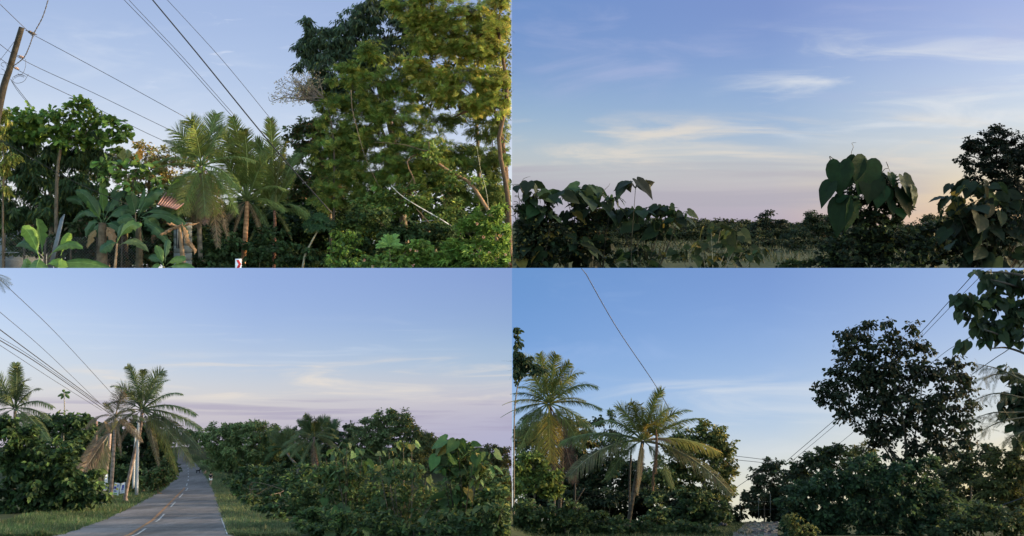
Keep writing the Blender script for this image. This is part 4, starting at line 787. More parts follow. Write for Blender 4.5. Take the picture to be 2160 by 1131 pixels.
mbx=MB(); road_strip('l','','',1200,1030,lambda y:FM(y)-.0062*(y-940)**1.25*.9,lambda y:FM(y)+.0062*(y-940)**1.25*.9,.056,MY,60,mb=mbx)
tag(mbx.build('orange_line',MY),None,None,kind='structure')
mbx=MB()
for (a,c) in [(1180,1118),(1104,1087),(1072,1061),(1052,1043),(1037,1031),(1026,1021),(1016,1013),(1008,1005.5),(1002,1000),(996,994.5),(990,988.5),(984,982.5),(978,977)]:
    off=lambda y:.16*(y-940)*(1 if y>1030 else .3)*.55
    road_strip('d','','',a,c,lambda y:FM(y)+off(y)*.75,lambda y:FM(y)+off(y)*.75+max(1.0,.022*(y-940)+.5),.058,MW,6,mb=mbx)
tag(mbx.build('white_dashes',MW),None,None,kind='structure')
mbx=MB(); road_strip('e','','',1131,1096,lambda y:FR(y)-4.0,lambda y:FR(y)-1.5,.057,MW,12,mb=mbx); tag(mbx.build('edge_line',MW),None,None,kind='structure')
def verge(lbl,n,fx,yr,c,h=.22):
    ys=yr[0]+(yr[1]-yr[0])*rng.random(n)**.8; Y=np.array([Yat(y) for y in ys]); 
    X=np.array([(fx(y)[0]+(fx(y)[1]-fx(y)[0])*rng.random()-1080)/2160*q for y,q in zip(ys,Y)])
    Z=gz(X,Y)-.03; tuf=np.sin(X*3.1+Y*.9)*np.sin(Y*2.3-X*1.7)+.5*np.sin(X*7+Y*5); L=h*rng.uniform(.5,1.4,n)*(1+.6*np.clip(tuf,0,1.5)); o=np.stack([X,Y,Z],1); m=MB('BL')
    m.tile([(-.5,0,0),(.5,0,0),(0,1,-.3)],[[0,1,2]],o,nrm(np.array([0,0,1.])+.4*rng.normal(size=(n,3))),nrm(np.array([0,-1,.2])+.5*rng.normal(size=(n,3))),L,L*.16,mixcol(n,c,.2,(.16,.15,.07),.15)*(1+.35*np.sin(X*1.1+Y*.5)*np.cos(Y*.8))[:,None])
    tag(m.build('grass',M_grass,None,tuple(o[0])),lbl,'grass',kind='stuff')
verge('short green grass verge along the left edge of the road',42000,lambda y:(FL(y)-4-(y-940)*1.3,FL(y)+1),(960,1140),(.06,.09,.03),.13)
verge('pale tufted grass verge along the right edge of the road',36000,lambda y:(FR(y)-1,FR(y)+6+(y-940)*.72),(960,1140),(.075,.10,.04),.15)
# trees and hedges
E1=(.045,.075,.028); E2=(.055,.09,.03); E3=(.10,.125,.05)
HR='round trees along the right side of the road'
for i,(lab,Y,bl) in enumerate([('big round tree overhanging the right road edge',100,[(452,940,34,30),(480,925,46,28),(520,912,44,22),(555,920,34,24),(510,950,60,36),(466,975,32,28),(560,955,40,34),(434,918,18,14),(500,985,40,26)]),
    ('tree with pale top directly behind the roadside tree',110,[(540,900,40,14),(580,925,26,26),(500,905,30,14),(455,908,26,12),(410,915,20,8)]),
    ('dense dark tree further right of the road, half hidden',104,[(600,950,40,30),(575,985,50,30),(640,985,40,30)])]):
    tree('BL','tree',lab,'tree',Y,bl,leaf='ovate',size=5,cov=2.3,clump=10,base=(.105,.14,.05) if i<2 else E1,alt=(.15,.18,.06),altf=.2,tw=6,group=HR,droop=.4)
tree('BL','tree','large domed tree rising above the shrubs on the right','tree',96,[(820,885,34,22),(790,893,30,20),(850,890,30,24),(810,930,60,36),(770,930,40,40),(870,930,44,36),(830,870,14,10),(900,950,36,30),(760,975,40,30),(830,980,70,34),(905,925,20,18)],leaf='ovate',size=5,cov=2.3,clump=9,base=(.11,.14,.055),alt=(.16,.18,.07),altf=.2,tw=9,droop=.5)
tree('BL','tree','low dark trees behind the small coconut palms','tree',108,[(610,930,34,22),(650,915,36,22),(700,925,40,26),(740,920,30,24),(735,905,10,14),(640,955,60,34),(710,965,60,34),(590,960,40,30)],leaf='ovate',size=5,cov=2.1,clump=9,base=(.045,.065,.03),tw=5,limb_on=False)
CG='coconut palms beyond the right-hand shrubs'
palm('BL','small coconut palm with a curved slanting trunk, leftmost of the distant ones',98,(600,948),[(612,965),(628,985)],fan(9,60,125,48,.3,.1,E3,.5)+fan(5,130,190,36,.4,.5,E2,.6)+fan(5,-10,50,36,.4,.5,E2,.6),tw=6,tcol=(.2,.18,.15),group=CG)
palm('BL','tallest distant coconut palm with reddish curved trunk in the middle',92,(662,922),[(665,950),(670,990)],fan(10,55,125,50,.3,.08,(.07,.1,.04),.4)+fan(6,130,200,46,.5,.4,E3,.6)+fan(6,-25,50,44,.5,.45,E3,.6)+[(235,40,.4,.5,E3,.5),(300,36,.4,.6,E3,.5),(275,40,.3,.5,DRY,.2)],tw=7,tcol=(.2,.13,.11),group=CG)
palm('BL','distant coconut palm beside the tallest one, partly hidden',95,(698,930),[(700,960),(702,990)],fan(8,70,110,50,.3,.06,(.07,.1,.045),.35)+fan(5,120,200,34,.4,.5,(.09,.1,.04),.7)+fan(5,-20,60,34,.4,.5,E2,.6),tw=5,tcol=(.2,.15,.12),group=CG)
palm('BL','far small palm tuft over the big-leaved vines',100,(930,945),[(930,990)],fan(8,20,160,34,.5,.4,E2,.5),tw=4,tcol=(.18,.14,.12),group=CG)
tree('BL','shrub','dark leafy roadside shrub right of the grass verge','shrub',46,[(540,1000,50,26,60),(590,1010,50,30,58),(508,1035,24,20,58),(560,1045,46,34,52),(630,1020,40,34,52),(640,1070,50,50,44),(600,1085,40,36,44),(485,1015,18,12,64),(660,1120,50,30,38),(610,1120,30,20,38),(632,1118,26,24,34.5),(655,1100,34,28,36),(590,1095,22,20,40),(560,1072,20,18,44),(530,1050,16,14,50)],leaf='ovate',size=10,cov=2.5,clump=13,base=(.033,.055,.02),alt=(.07,.11,.03),altf=.2,tw=3,name_crown='foliage',trunk=[(590,1040),(600,1110)])
FT='field trees beyond the vines at the right'
tree('BL','tree','pale feathery tree on the skyline near the right border','tree',112,[(1040,945,20,10),(1060,950,20,12),(1030,970,30,22),(1065,975,24,24),(1010,985,30,24)],leaf='ovate',size=4.5,cov=2,clump=8,base=(.09,.10,.045),tw=3,group=FT)
tree('BL','tree','olive tree mass under the skyline near the right border','tree',100,[(1040,1010,40,30),(1070,1030,30,40),(980,1000,40,24),(900,1000,50,26),(940,985,30,22)],leaf='ovate',size=5,cov=2,clump=9,base=(.07,.085,.03),alt=(.1,.1,.03),altf=.2,tw=3,group=FT)
tree('BL','shrub','dark low undergrowth along the bottom border of the road view','shrub',33.5,[(680,1120,50,24),(760,1125,50,20),(840,1122,60,20),(930,1122,60,22),(1010,1124,50,22),(1062,1110,26,30),(720,1095,34,20),(800,1100,40,20),(1040,1085,34,26)],leaf='ovate',size=9,cov=2,clump=11,base=(.035,.058,.02),alt=(.09,.12,.03),altf=.15,tw=2,name_crown='foliage')
tree('BL','shrub','mid green bushes filling in beneath the heart-leaved shrubs','shrub',42,[(680,1010,40,40),(720,1060,60,40),(800,1040,60,40),(870,1060,60,40),(940,1050,40,40),(1050,1040,36,50),(640,1050,40,40)],leaf='ovate',size=9,cov=1.7,clump=12,base=(.05,.075,.026),alt=(.12,.13,.035),altf=.12,tw=2,name_crown='foliage')
HS='big-leaved shrubs right of the road'
heartshrub('BL','broadleaf_shrub','tall shrub of hanging heart-shaped leaves right of the dark roadside shrub','shrub',38,(740,1180),
 [(685,960,22),(705,955,24),(722,958,26),(745,955,28),(765,950,26),(732,938,20),(690,985,24),(715,1005,28),(735,990,28),(700,1040,26),(730,1040,28),(760,975,26),(680,1030,22),(690,1080,24),(715,1075,26)],fill=[(700,1000,34,34),(740,1010,44,40),(710,1080,44,40),(770,1060,44,44)],fillkw=dict(leaf='ovate',size=8,cov=1.5,clump=11,base=E2,alt=(.09,.11,.03),altf=.15),c=(.045,.078,.026),size=16,group=HS,stem=1.0,stem_c=(.06,.05,.035),n=(4,6))
heartshrub('BL','broadleaf_shrub','sprawling shrub with bare arching twigs in front of the domed tree','shrub',37,(850,1180),
 [(800,955,20),(820,948,22),(850,935,22),(868,938,22),(830,970,20),(800,985,20),(850,975,20),(880,985,22),(905,975,20),(820,1010,20),(870,1000,20),(900,1010,20),(800,1050,22),(840,1050,20),(880,1060,24),(820,1090,24),(780,1100,24),(860,1100,24),(900,1090,22),(920,1050,20)],fill=[(830,1000,60,34),(800,1080,60,40),(870,1100,60,36),(760,1110,60,30),(880,1040,50,30)],fillkw=dict(leaf='ovate',size=8,cov=1.0,clump=11,base=E2,alt=(.12,.12,.03),altf=.15),c=(.048,.075,.024),size=14,group=HS,stem=1.2,stem_c=(.10,.085,.065),n=(3,6),yel=.12)
heartshrub('BL','broadleaf_shrub','vine mound of bright large leaves near the right border','shrub',36,(975,1180),
 [(945,945,36),(965,935,40),(985,940,36),(935,965,34),(955,960,36),(1000,960,34),(975,965,38),(1028,960,32),(940,990,30),(985,990,30),(1010,985,30),(960,1010,28),(1030,985,26)],fill=[(970,960,44,34),(985,1000,46,40),(1000,1060,60,50),(1050,1060,44,60),(960,1110,60,40),(1040,1110,60,40)],fillkw=dict(leaf='ovate',size=11,cov=1.7,clump=12,base=(.045,.075,.024),alt=(.12,.14,.03),altf=.12),c=(.042,.078,.022),size=22,group=HS,stem=1.5,n=(4,7))
heartshrub('BL','broadleaf_shrub','low shrub of mixed leaves at the bottom right of the road view','shrub',34,(1010,1200),
 [(900,1100,26),(940,1090,24),(980,1080,24),(1020,1070,24),(1050,1085,26),(1000,1110,26),(1040,1120,26),(960,1115,26),(920,1125,26),(1065,1060,22),(760,1120,24),(720,1125,24)],fill=[(980,1110,70,34),(1050,1110,40,50),(900,1130,60,26),(780,1130,80,26)],fillkw=dict(leaf='ovate',size=10,cov=1.6,clump=12,base=(.04,.065,.022),alt=(.15,.14,.03),altf=.1),c=(.034,.058,.019),size=17,group=HS,n=(4,6))
# left side
LG='dense trees and hedge left of the road'
tree('BL','hedge','dense dark leafy hedge at the lower left of the road','hedge',46,[(30,960,50,70),(90,990,60,60),(150,1010,60,50),(40,1050,70,40),(110,1060,70,36),(180,1040,44,40),(10,900,30,30),(60,930,44,34),(130,960,40,30)],leaf='ovate',size=12,cov=2.6,clump=15,base=(.026,.046,.015),alt=(.055,.095,.025),altf=.2,tw=3,name_crown='foliage',droop=.4)
tree('BL','tree','tree with a slender pale forked trunk behind the left hedge','tree',64,[(150,890,40,20),(180,890,24,22),(120,880,26,16),(160,915,50,24),(105,880,16,8)],trunk=[(132,900),(131,925),(136,950)],leaf='ovate',size=9,cov=2.1,clump=12,base=E1,alt=(.06,.1,.03),altf=.2,tw=4,bark=(.22,.19,.16))
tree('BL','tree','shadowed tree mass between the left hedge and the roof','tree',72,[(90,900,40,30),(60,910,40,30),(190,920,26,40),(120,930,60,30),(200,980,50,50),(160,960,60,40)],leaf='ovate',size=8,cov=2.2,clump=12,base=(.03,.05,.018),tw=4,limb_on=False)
tree('BL','tree','dark tree behind the concrete pole reaching over the road','tree',76,[(300,920,46,40),(335,930,36,44),(290,970,50,40),(345,975,26,34),(250,960,36,50),(260,920,30,30),(320,1000,44,26)],leaf='ovate',size=8,cov=2.4,clump=11,base=(.026,.045,.018),alt=(.05,.08,.025),altf=.15,tw=6,limb_on=False)
tree('BL','hedge','lighter green roadside bushes beyond the concrete pole','hedge',70,[(320,1010,30,22),(345,995,26,24),(300,1018,22,14),(352,985,12,18),(336,1015,18,14),(360,962,8,10)],leaf='ovate',size=7,cov=2.2,clump=9,base=(.06,.085,.03),alt=(.16,.09,.04),altf=.05,tw=2,name_crown='foliage')
tree('BL','hedge','low dark bushes around the feet of the roadside palms','hedge',62,[(215,1005,26,22),(255,1000,26,26),(200,1035,22,16),(285,1005,20,24),(235,1030,20,10)],leaf='ovate',size=9,cov=2.2,clump=11,base=(.03,.055,.02),tw=2,name_crown='foliage')
tree('BL','tree','hazy trees on the far hill behind the roof','tree',110,[(215,905,26,16),(190,915,26,18),(230,920,26,22),(392,912,20,8),(404,928,18,14),(372,918,18,12),(388,926,22,11),(412,938,14,10)],leaf='ovate',size=5,cov=2,clump=9,base=(.09,.105,.05),tw=3,limb_on=False)
papr=thing('papaya_tree','thin papaya tree with drooping leaves standing above the hedge','papaya tree',P(136,1010,66)); bb=np.array(papr.location)
m=MB('BL'); m.tube(curve([P(135,828,66),P(136,870,66),P(134,930,66),bb],16),S(1.1,66),(.2,.18,.15),6); m.build('trunk',M_bark,papr,bb)
for (dx,dy) in [(-2,-8),(12,-4),(-12,4),(10,8),(-6,10),(4,-2)]:
    m=MB('BL'); a=P(135,830,66); e=P(135+dx,828+dy,66); v=e-a; blade(m,a,v,np.linalg.norm(v)*1.15,S(7,66),.3,(.06,.1,.03),(0,-1,.6)); m.build('leaf',M_leaf,papr,bb)
for k,(dx,dy) in enumerate([(-18,4),(-28,10),(-10,-4),(14,-6),(-20,12),(4,-10),(20,0),(-6,8),(-30,2)]):
    m=MB('BL'); a=P(132,885,65); e=P(132+dx,880+dy,64.6); v=e-a; blade(m,a,v,np.linalg.norm(v)*1.1,S(10,66),.3,(.055,.09,.035),(0,-1,.7)); m.build('leaf',M_leaf,papr,bb)
DG=(.085,.11,.05)
RP='coconut palms on the left roadside'
palm('BL','coconut palm cut by the left edge of the road view',60,(32,862),[(30,930),(28,1000)],
 [(112,92,.2,.0,DG,.25,.18),(96,98,-.2,.02,DG,.25,.16),(80,110,.2,.02,DG,.2,.14),(128,95,.3,.1,DG,.4,.2),(68,85,.3,.1,DG,.45,.2),(50,80,.2,.15,DG,.6,.2),(140,60,.3,.3,DG,.6,.2),(30,90,.3,.3,DG,.8,.2),(10,80,.3,.3,DG,.9,.2),(-15,90,.4,.4,E3,.7,.2),(-35,70,.5,.6,E3,.6,.2),(170,60,.3,.5,DG,.7,.2),(200,50,.4,.5,DG,.5,.2),(300,50,.5,.6,E3,.5,.2),(88,70,.6,.2,DG,.3,.25)],tw=8,tcol=(.16,.13,.1),group=RP)
palm('BL','large coconut palm leaning over the road beside the concrete pole',58,(300,865),[(296,905),(283,960),(266,1040)],
 [(100,100,.1,.0,DG,.2,.15),(85,92,.2,.02,DG,.3,.18),(72,98,-.1,.02,DG,.3,.18),(120,84,.2,.1,DG,.4,.2),(108,60,.5,.1,DG,.3,.25),(60,90,.2,.06,DG,.45,.18),(38,98,.2,.15,DG,.7,.16),(20,110,.2,.28,DG,.8,.16),(5,115,.2,.35,DG,.9,.16),(-8,118,.2,.45,(.07,.08,.04),.9,.16),(-20,110,.3,.55,(.12,.12,.05),.7,.2),(-32,90,.3,.7,GY,.6,.2),(140,70,.3,.3,DG,.6,.2),(165,62,.4,.5,(.12,.10,.05),.6,.25),(190,60,.4,.6,(.14,.11,.06),.5,.25),(215,44,.5,.8,DRY,.5,.2),(-50,60,.4,.9,(.12,.1,.06),.5,.2),(90,60,.7,.3,DG,.4,.3)],tw=8,tcol=(.24,.18,.15),group=RP,width_top=.8)
palm('BL','straight-trunked coconut palm second from the left in the roadside group',57,(243,880),[(241,930),(233,1052)],
 [(75,80,.1,.25,DRY,.5,.22),(50,60,.3,.4,(.08,.08,.04),.6,.2),(20,66,.3,.3,(.08,.09,.04),.7,.2),(110,40,.3,.1,(.1,.09,.05),.6,.2),(-10,60,.4,.5,DRY,.6,.2),(150,50,.3,.7,DRY,.6,.22),(200,40,.3,.8,(.13,.10,.06),.5,.2),(240,44,.2,.6,DRY,.2,.2),(290,44,.3,.6,(.15,.11,.07),.3,.2)],tw=8,tcol=(.24,.19,.16),group=RP)
palm('BL','dying coconut palm with grey hanging fronds wearing a poster',55,(232,915),[(229,950),(216,1066)],
 [(225,80,.2,.25,DRY,.3,.24),(240,90,.2,.2,(.15,.14,.07),.25,.26),(215,62,.3,.4,(.13,.1,.07),.4,.26),(255,105,.2,.1,(.14,.13,.07),.2,.22),(200,50,.3,.7,DRY,.4,.25),(232,100,.3,.3,(.17,.13,.09),.3,.2),(60,50,.2,.1,(.15,.13,.05),.3,.15),(100,26,.3,.0,DRY2,.3,.15)],tw=9,tcol=(.27,.2,.17),group=RP,width_top=.7)
b=P(206,1040,66); root=thing('tree_stump','broken bare tree stump standing beside the roof','tree stump',b)
m=MB('BL'); m.tube(curve([P(203,889,66),P(203,930,66),b],12),S(2.6,66)*rng.normal(1,.12,12),(.2,.13,.12),8); m.build('trunk',M_bark,root,b)
# roof
b=P(185,1000,78); root=thing('hut','hut with a faded pink roof half hidden by the trees','hut',b)
m=MB('BL'); V=[P(174,942,74),P(190,932,80),P(206,928,80),P(204,948,74),P(186,952,72)]; V+=[v-np.array([0,0,.15]) for v in V]; m.add(V,[[0,1,2,3,4],[9,8,7,6,5]]+[[i,(i+1)%5,5+(i+1)%5,5+i] for i in range(5)],(.42,.16,.19)); m.build('roof',M_metal,root,b)
m=MB('BL'); m.box(P(192,975,77),np.array([S(12,77),0,0]),np.array([0,1,0]),np.array([0,0,S(28,77)]),(.2,.17,.15)); m.build('wall',M_concrete,root,b)
# concrete poles
for (t,f,wd,lab) in [((292,892),(288,1043),6.5,'thick pale concrete pole standing right of the leaning palm'),((286,905),(281,1030),4.5,'thinner concrete pole just behind the thick one')]:
    Yp=57 if wd>5 else 60; b=P(f[0],f[1],Yp); m=MB('BL'); 
    m.tube(curve([P(*t,Yp),b],10),np.linspace(S(wd*.36,Yp),S(wd*.55,Yp),10),(.34,.35,.36),12)
    o=m.build('concrete_pole',M_concrete,None,tuple(b),True); tag(o,lab,'pole','concrete poles by the road')
# posters
def poster(label,quad,Y,art,group='posters hung on the palm trunks'):
    q=[P(a,c,Y) for a,c in quad]; b=q[3]; root=thing('poster',label,'poster',b,group)
    m=MB(); n=nrm(np.cross(q[1]-q[0],q[3]-q[0])); 
    if n[1]>0: n=-n
    G=6; V=[]
    for i in range(G):
        for j in range(G):
            u,v=i/(G-1),j/(G-1); p=(q[0]*(1-u)+q[1]*u)*(1-v)+(q[3]*(1-u)+q[2]*u)*v; V.append(p+n*.03*math.sin(u*5+v*3))
    V+= [v-n*.012 for v in V]; F=[[i*G+j,i*G+j+1,(i+1)*G+j+1,(i+1)*G+j] for i in range(G-1) for j in range(G-1)]; F+=[[G*G+x for x in f[::-1]] for f in F]
    m.add(V,F,(.72,.74,.76)); m.build('sheet',M_plain,root,b)
    m=MB()
    for (u0,v0,u1,v1,c) in art:
        V=[(q[0]*(1-u)+q[1]*u)*(1-v)+(q[3]*(1-u)+q[2]*u)*v+n*.055 for u,v in((u0,v0),(u1,v0),(u1,v1),(u0,v1))]; m.add(V,[[0,1,2,3]],c)
    m.build('print',M_plain,root,b)
BL_,YE,GN=(.05,.06,.3),(.6,.5,.08),(.2,.35,.12)
poster('narrow white poster wrapped round the dying palm trunk',[(222,1003),(227,1000),(227,1033),(218,1035)],54.3,[(.2,.3,.8,.42,(.5,.5,.55)),(.3,.12,.9,.2,YE),(.1,.72,.95,.84,BL_),(.2,.5,.7,.56,(.4,.4,.5))])
poster('yellow and blue printed poster between the two palm trunks',[(242,1018),(253,1020),(250,1045),(238,1043)],56.2,[(.1,.08,.5,.2,YE),(.55,.1,.9,.3,(.25,.3,.5)),(.1,.3,.5,.5,BL_),(.5,.4,.9,.55,YE),(.15,.6,.6,.75,(.2,.25,.45)),(.2,.82,.8,.92,GN)])
poster('white poster with a blue printed figure beside the leaning palm',[(255,1020),(264,1017),(263,1040),(252,1042)],56.2,[(.45,.2,.85,.5,BL_),(.35,.5,.8,.7,(.2,.22,.4)),(.1,.1,.3,.16,YE),(.15,.8,.75,.86,(.4,.4,.5))])
# wires
WG='power lines along the left of the road'
for lab,pts,wd in [('highest thin power line over the road view',[(0,590),(120,705),(240,835)],.8),('second thin power line below the highest one',[(-10,650),(95,740),(215,855)],.7),('upper of the two thick black cables by the road',[(-10,688),(80,755),(225,862)],1.6),('thin cable running between the two thick black ones',[(-10,706),(70,755),(205,850)],.7),('lower of the two thick black cables by the road',[(-10,712),(85,770),(235,875)],1.6),('lowest thin cable behind the edge palm crown',[(-10,722),(110,800),(215,866)],.6)]:
    wire('BL',lab,pts,44,wd,0,c=(.025,.025,.03),group=WG,Y1=66)
# drooping dark leaves in the top left corner
b=P(-40,640,40); root=thing('palm_tip','dark drooping palm tip in the top left corner of the road view','palm frond',P(-20,580,40)); b=np.array(root.location)
for (a,l) in [(-5,44),(-20,42),(-38,38),(12,40),(-55,30)]:
    m=MB('BL'); frond(m,b,(math.cos(R(a)),0,math.sin(R(a))),S(l,40),.35,(.05,.06,.035),leaf=.25,ldroop=.7,n=26); m.build('frond',M_leaf,root,b)

# ================================================================ LOWER RIGHT: footpath between palms and a big tree
F1=(.022,.038,.016); F2=(.032,.054,.02); F3=(.06,.085,.024); FY=(.13,.14,.03)
# path
def pathsheet():
    V=[];K=7; rows=[(1131,1548,1640),(1120,1558,1640),(1110,1566,1640),(1102,1574,1640),(1097,1584,1642),(1094,1592,1642)]
    ys=np.linspace(1094,1180,40); A=np.interp(ys,[r_[0] for r_ in rows[::-1]]+[1180],[r_[1] for r_ in rows[::-1]]+[1500]); B=np.interp(ys,[1094,1131,1180],[1642,1640,1650])
    for y,a,b2 in zip(ys,A,B):
        Y=1.3*2160/(y-1065.5); Y=min(Y,76)
        for k in range(K): V.append((((a+(b2-a)*k/(K-1))-1080)/2160*Y,Y,float(zBR(Y))+.05))
    F=[[i*K+k,(i+1)*K+k,(i+1)*K+k+1,i*K+k+1] for i in range(39) for k in range(K-1)]
    m=MB(); m.add(V,F,(.2,.2,.2)); tag(m.build('footpath',M_road('stony_path',(.04,.03,.022,1),(.12,.095,.072,1),False)),None,None,kind='structure')
    N=900; t=rng.random(N); y=1095+70*rng.random(N)**1.3; Y=1.3*2160/(y-1065.5); x=((np.interp(y,[1094,1131,1180],[1592,1548,1500])+(np.interp(y,[1094,1131],[1642,1640])-np.interp(y,[1094,1131,1180],[1592,1548,1500]))*t)-1080)/2160*Y
    m=MB()
    for i in range(N):
        if i%2: continue
        r=rng.uniform(.03,.09); m.tile([(-.5,0,0),(.5,0,0),(.3,.5,.3),(-.4,.6,.2)],[[0,1,2,3]],np.array([[x[i],Y[i],float(zBR(Y[i]))+.055]]),np.array([[0,.9,.35]]),np.array([[0,-.5,1.]]),np.array([r*2]),np.array([r*2.2]),mixcol(1,(.10,.09,.075),.3))
    tag(m.build('pebbles',M_concrete,None,(float(x[0]),float(Y[0]),float(zBR(Y[0])))),'loose stones scattered over the footpath','stones',kind='stuff')
pathsheet()
def brush(lbl,n,xr,Yr,c,h):
    Y=rng.uniform(*Yr,n); X=(rng.uniform(*xr,n)-1080)/2160*Y; Z=gz(X,Y)-.03; o=np.stack([X,Y,Z],1); L=h*rng.uniform(.5,1.4,n); m=MB('BR')
    m.tile([(-.5,0,0),(.5,0,0),(0,1,-.3)],[[0,1,2]],o,nrm(np.array([0,0,1.])+.4*rng.normal(size=(n,3))),nrm(np.array([0,-1,.2])+.5*rng.normal(size=(n,3))),L,L*.12,mixcol(n,c,.25))
    tag(m.build('grass',M_grass,None,tuple(o[0])),lbl,'grass',kind='stuff')
brush('dark green grass under the palms and beside the path',24000,(1081,1590),(41,76),(.028,.042,.014),.16)
# back trees left
tree('BR','tree','rounded tree with a golden-edged crown behind the right palm','tree',70,[(1500,915,30,26),(1520,930,30,30),(1485,900,18,12),(1470,950,50,36),(1520,965,36,34),(1540,990,18,20),(1440,930,40,30),(1430,980,50,40),(1490,1010,50,36),(1400,1010,50,40),(1535,1030,18,24)],leaf='ovate',size=7,cov=2.2,clump=12,base=(.06,.085,.028),alt=(.20,.19,.05),altf=.32,tw=8,droop=.4)  # yellow leaves stand for low sun caught on the crown's edge
tree('BR','tree','dark tree mass behind both coconut palms','tree',72,[(1200,960,60,40),(1270,980,60,50),(1120,930,50,50),(1330,1010,50,40),(1210,1020,70,36),(1290,930,30,24),(1260,890,18,12),(1100,1000,50,40),(1235,905,24,16)],leaf='ovate',size=7,cov=1.6,clump=13,base=F1,alt=(.10,.09,.03),altf=.1,tw=7)
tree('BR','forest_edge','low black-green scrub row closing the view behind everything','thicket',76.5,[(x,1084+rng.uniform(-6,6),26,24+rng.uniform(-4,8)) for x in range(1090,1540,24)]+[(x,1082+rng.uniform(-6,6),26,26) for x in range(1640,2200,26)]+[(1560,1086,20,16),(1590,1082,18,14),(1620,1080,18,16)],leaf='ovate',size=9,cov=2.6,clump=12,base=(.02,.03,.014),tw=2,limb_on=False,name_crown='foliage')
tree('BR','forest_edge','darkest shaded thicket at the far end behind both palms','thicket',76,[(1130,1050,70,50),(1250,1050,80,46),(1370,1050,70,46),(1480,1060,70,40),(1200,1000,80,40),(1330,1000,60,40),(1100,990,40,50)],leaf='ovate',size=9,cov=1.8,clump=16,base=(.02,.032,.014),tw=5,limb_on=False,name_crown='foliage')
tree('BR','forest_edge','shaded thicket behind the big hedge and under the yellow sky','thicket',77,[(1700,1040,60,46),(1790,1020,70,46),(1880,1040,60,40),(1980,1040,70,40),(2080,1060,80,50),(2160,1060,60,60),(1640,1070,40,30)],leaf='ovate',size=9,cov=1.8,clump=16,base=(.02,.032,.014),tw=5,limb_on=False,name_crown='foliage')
tree('BR','bamboo','faint feathery bamboo tip between the two palms','bamboo',74,[(1290,872,8,14),(1292,890,9,12)],trunk=[(1290,885),(1288,930),(1286,980)],leaf='lance',size=8,cov=1.1,clump=7,base=(.10,.13,.05),tw=1.2)
b=P(1150,1040,66); b[2]=float(zBR(66)); root=thing('hut','pale wooden hut barely seen behind the right palm trunk','hut',P(1355,1045,73)*np.array([1,1,1])); bb=np.array(root.location); bb[2]=float(zBR(73)); root.location=tuple(bb)
m=MB()
for i in range(7): m.box(P(1342+i*5,1028,73),np.array([S(1.9,73),0,0]),np.array([0,.05,0]),np.array([0,0,S(22,73)]),np.array((.22,.26,.24))*rng.uniform(.7,1.2))
m.build('wall',M_concrete,root,bb); m=MB(); m.box(P(1357,1003,73.2),np.array([S(24,73),0,0]),np.array([0,1.2,0]),np.array([0,0,.08]),(.16,.15,.14)); m.build('roof',M_metal,root,bb)
tree('BR','tree','dark large-leaved tree cut by the left border of the path view','tree',50,[(1085,700,14,14),(1090,730,10,24),(1084,780,30,34),(1110,765,26,22),(1130,780,18,14),(1088,760,20,20)],trunk=[(1100,770),(1086,860),(1084,1000)],leaf='ovate',size=11,cov=2.3,clump=11,base=F1,tw=3,droop=.6)
tree('BR','tree','yellow-green bushy tree at the left below the palm','tree',56,[(1120,975,40,26),(1150,1000,34,30),(1095,990,30,34),(1130,1020,46,30),(1165,1030,24,26)],leaf='ovate',size=10,cov=2.4,clump=12,base=(.13,.17,.035),alt=(.06,.09,.025),altf=.4,tw=4)
tree('BR','tree','golden brown foliage hanging behind the left palm','tree',64,[(1105,920,26,26),(1130,905,20,20),(1200,900,40,24),(1235,930,30,24)],leaf='ovate',size=8,cov=1.6,clump=10,base=(.12,.10,.03),alt=(.04,.06,.02),altf=.4,tw=3)
PG='coconut palms on the left of the footpath'
H1=(.13,.14,.035); H2=(.26,.20,.04); H3=(.08,.105,.035)  # gold of the low sun is put into these frond colours
palm('BR','tall coconut palm at the left of the path with a leafy dark trunk',60,(1158,852),[(1168,910),(1185,960),(1180,1080)],
 [(84,112,.1,.0,H1,.2,.18),(100,100,-.1,.02,H1,.3,.2),(116,112,.2,.06,H1,.4,.22),(72,96,.2,.04,H1,.35,.2),(58,104,.2,.08,H1,.5,.2),(44,112,.3,.2,H3,.6,.22),(132,80,.3,.2,H1,.5,.2),(145,84,.2,.28,H3,.6,.22),(160,92,.3,.25,H2,.6,.2),(175,86,.3,.3,H3,.8,.22),(15,98,.3,.2,H3,.7,.2),(28,80,.5,.2,H2,.5,.22),(-5,88,.3,.55,H3,.7,.25),(195,80,.4,.5,H3,.7,.24),(215,80,.4,.5,H1,.5,.26),(-30,74,.4,.6,H1,.5,.28),(268,84,.5,.3,H2,.25,.4),(245,80,.4,.4,H1,.3,.3),(280,90,.2,.4,DRY,.3,.3),(300,90,.2,.7,(.07,.05,.04),.4,.3),(90,60,.7,.3,H1,.4,.3)],tw=9,tcol=(.05,.04,.03),group=PG)
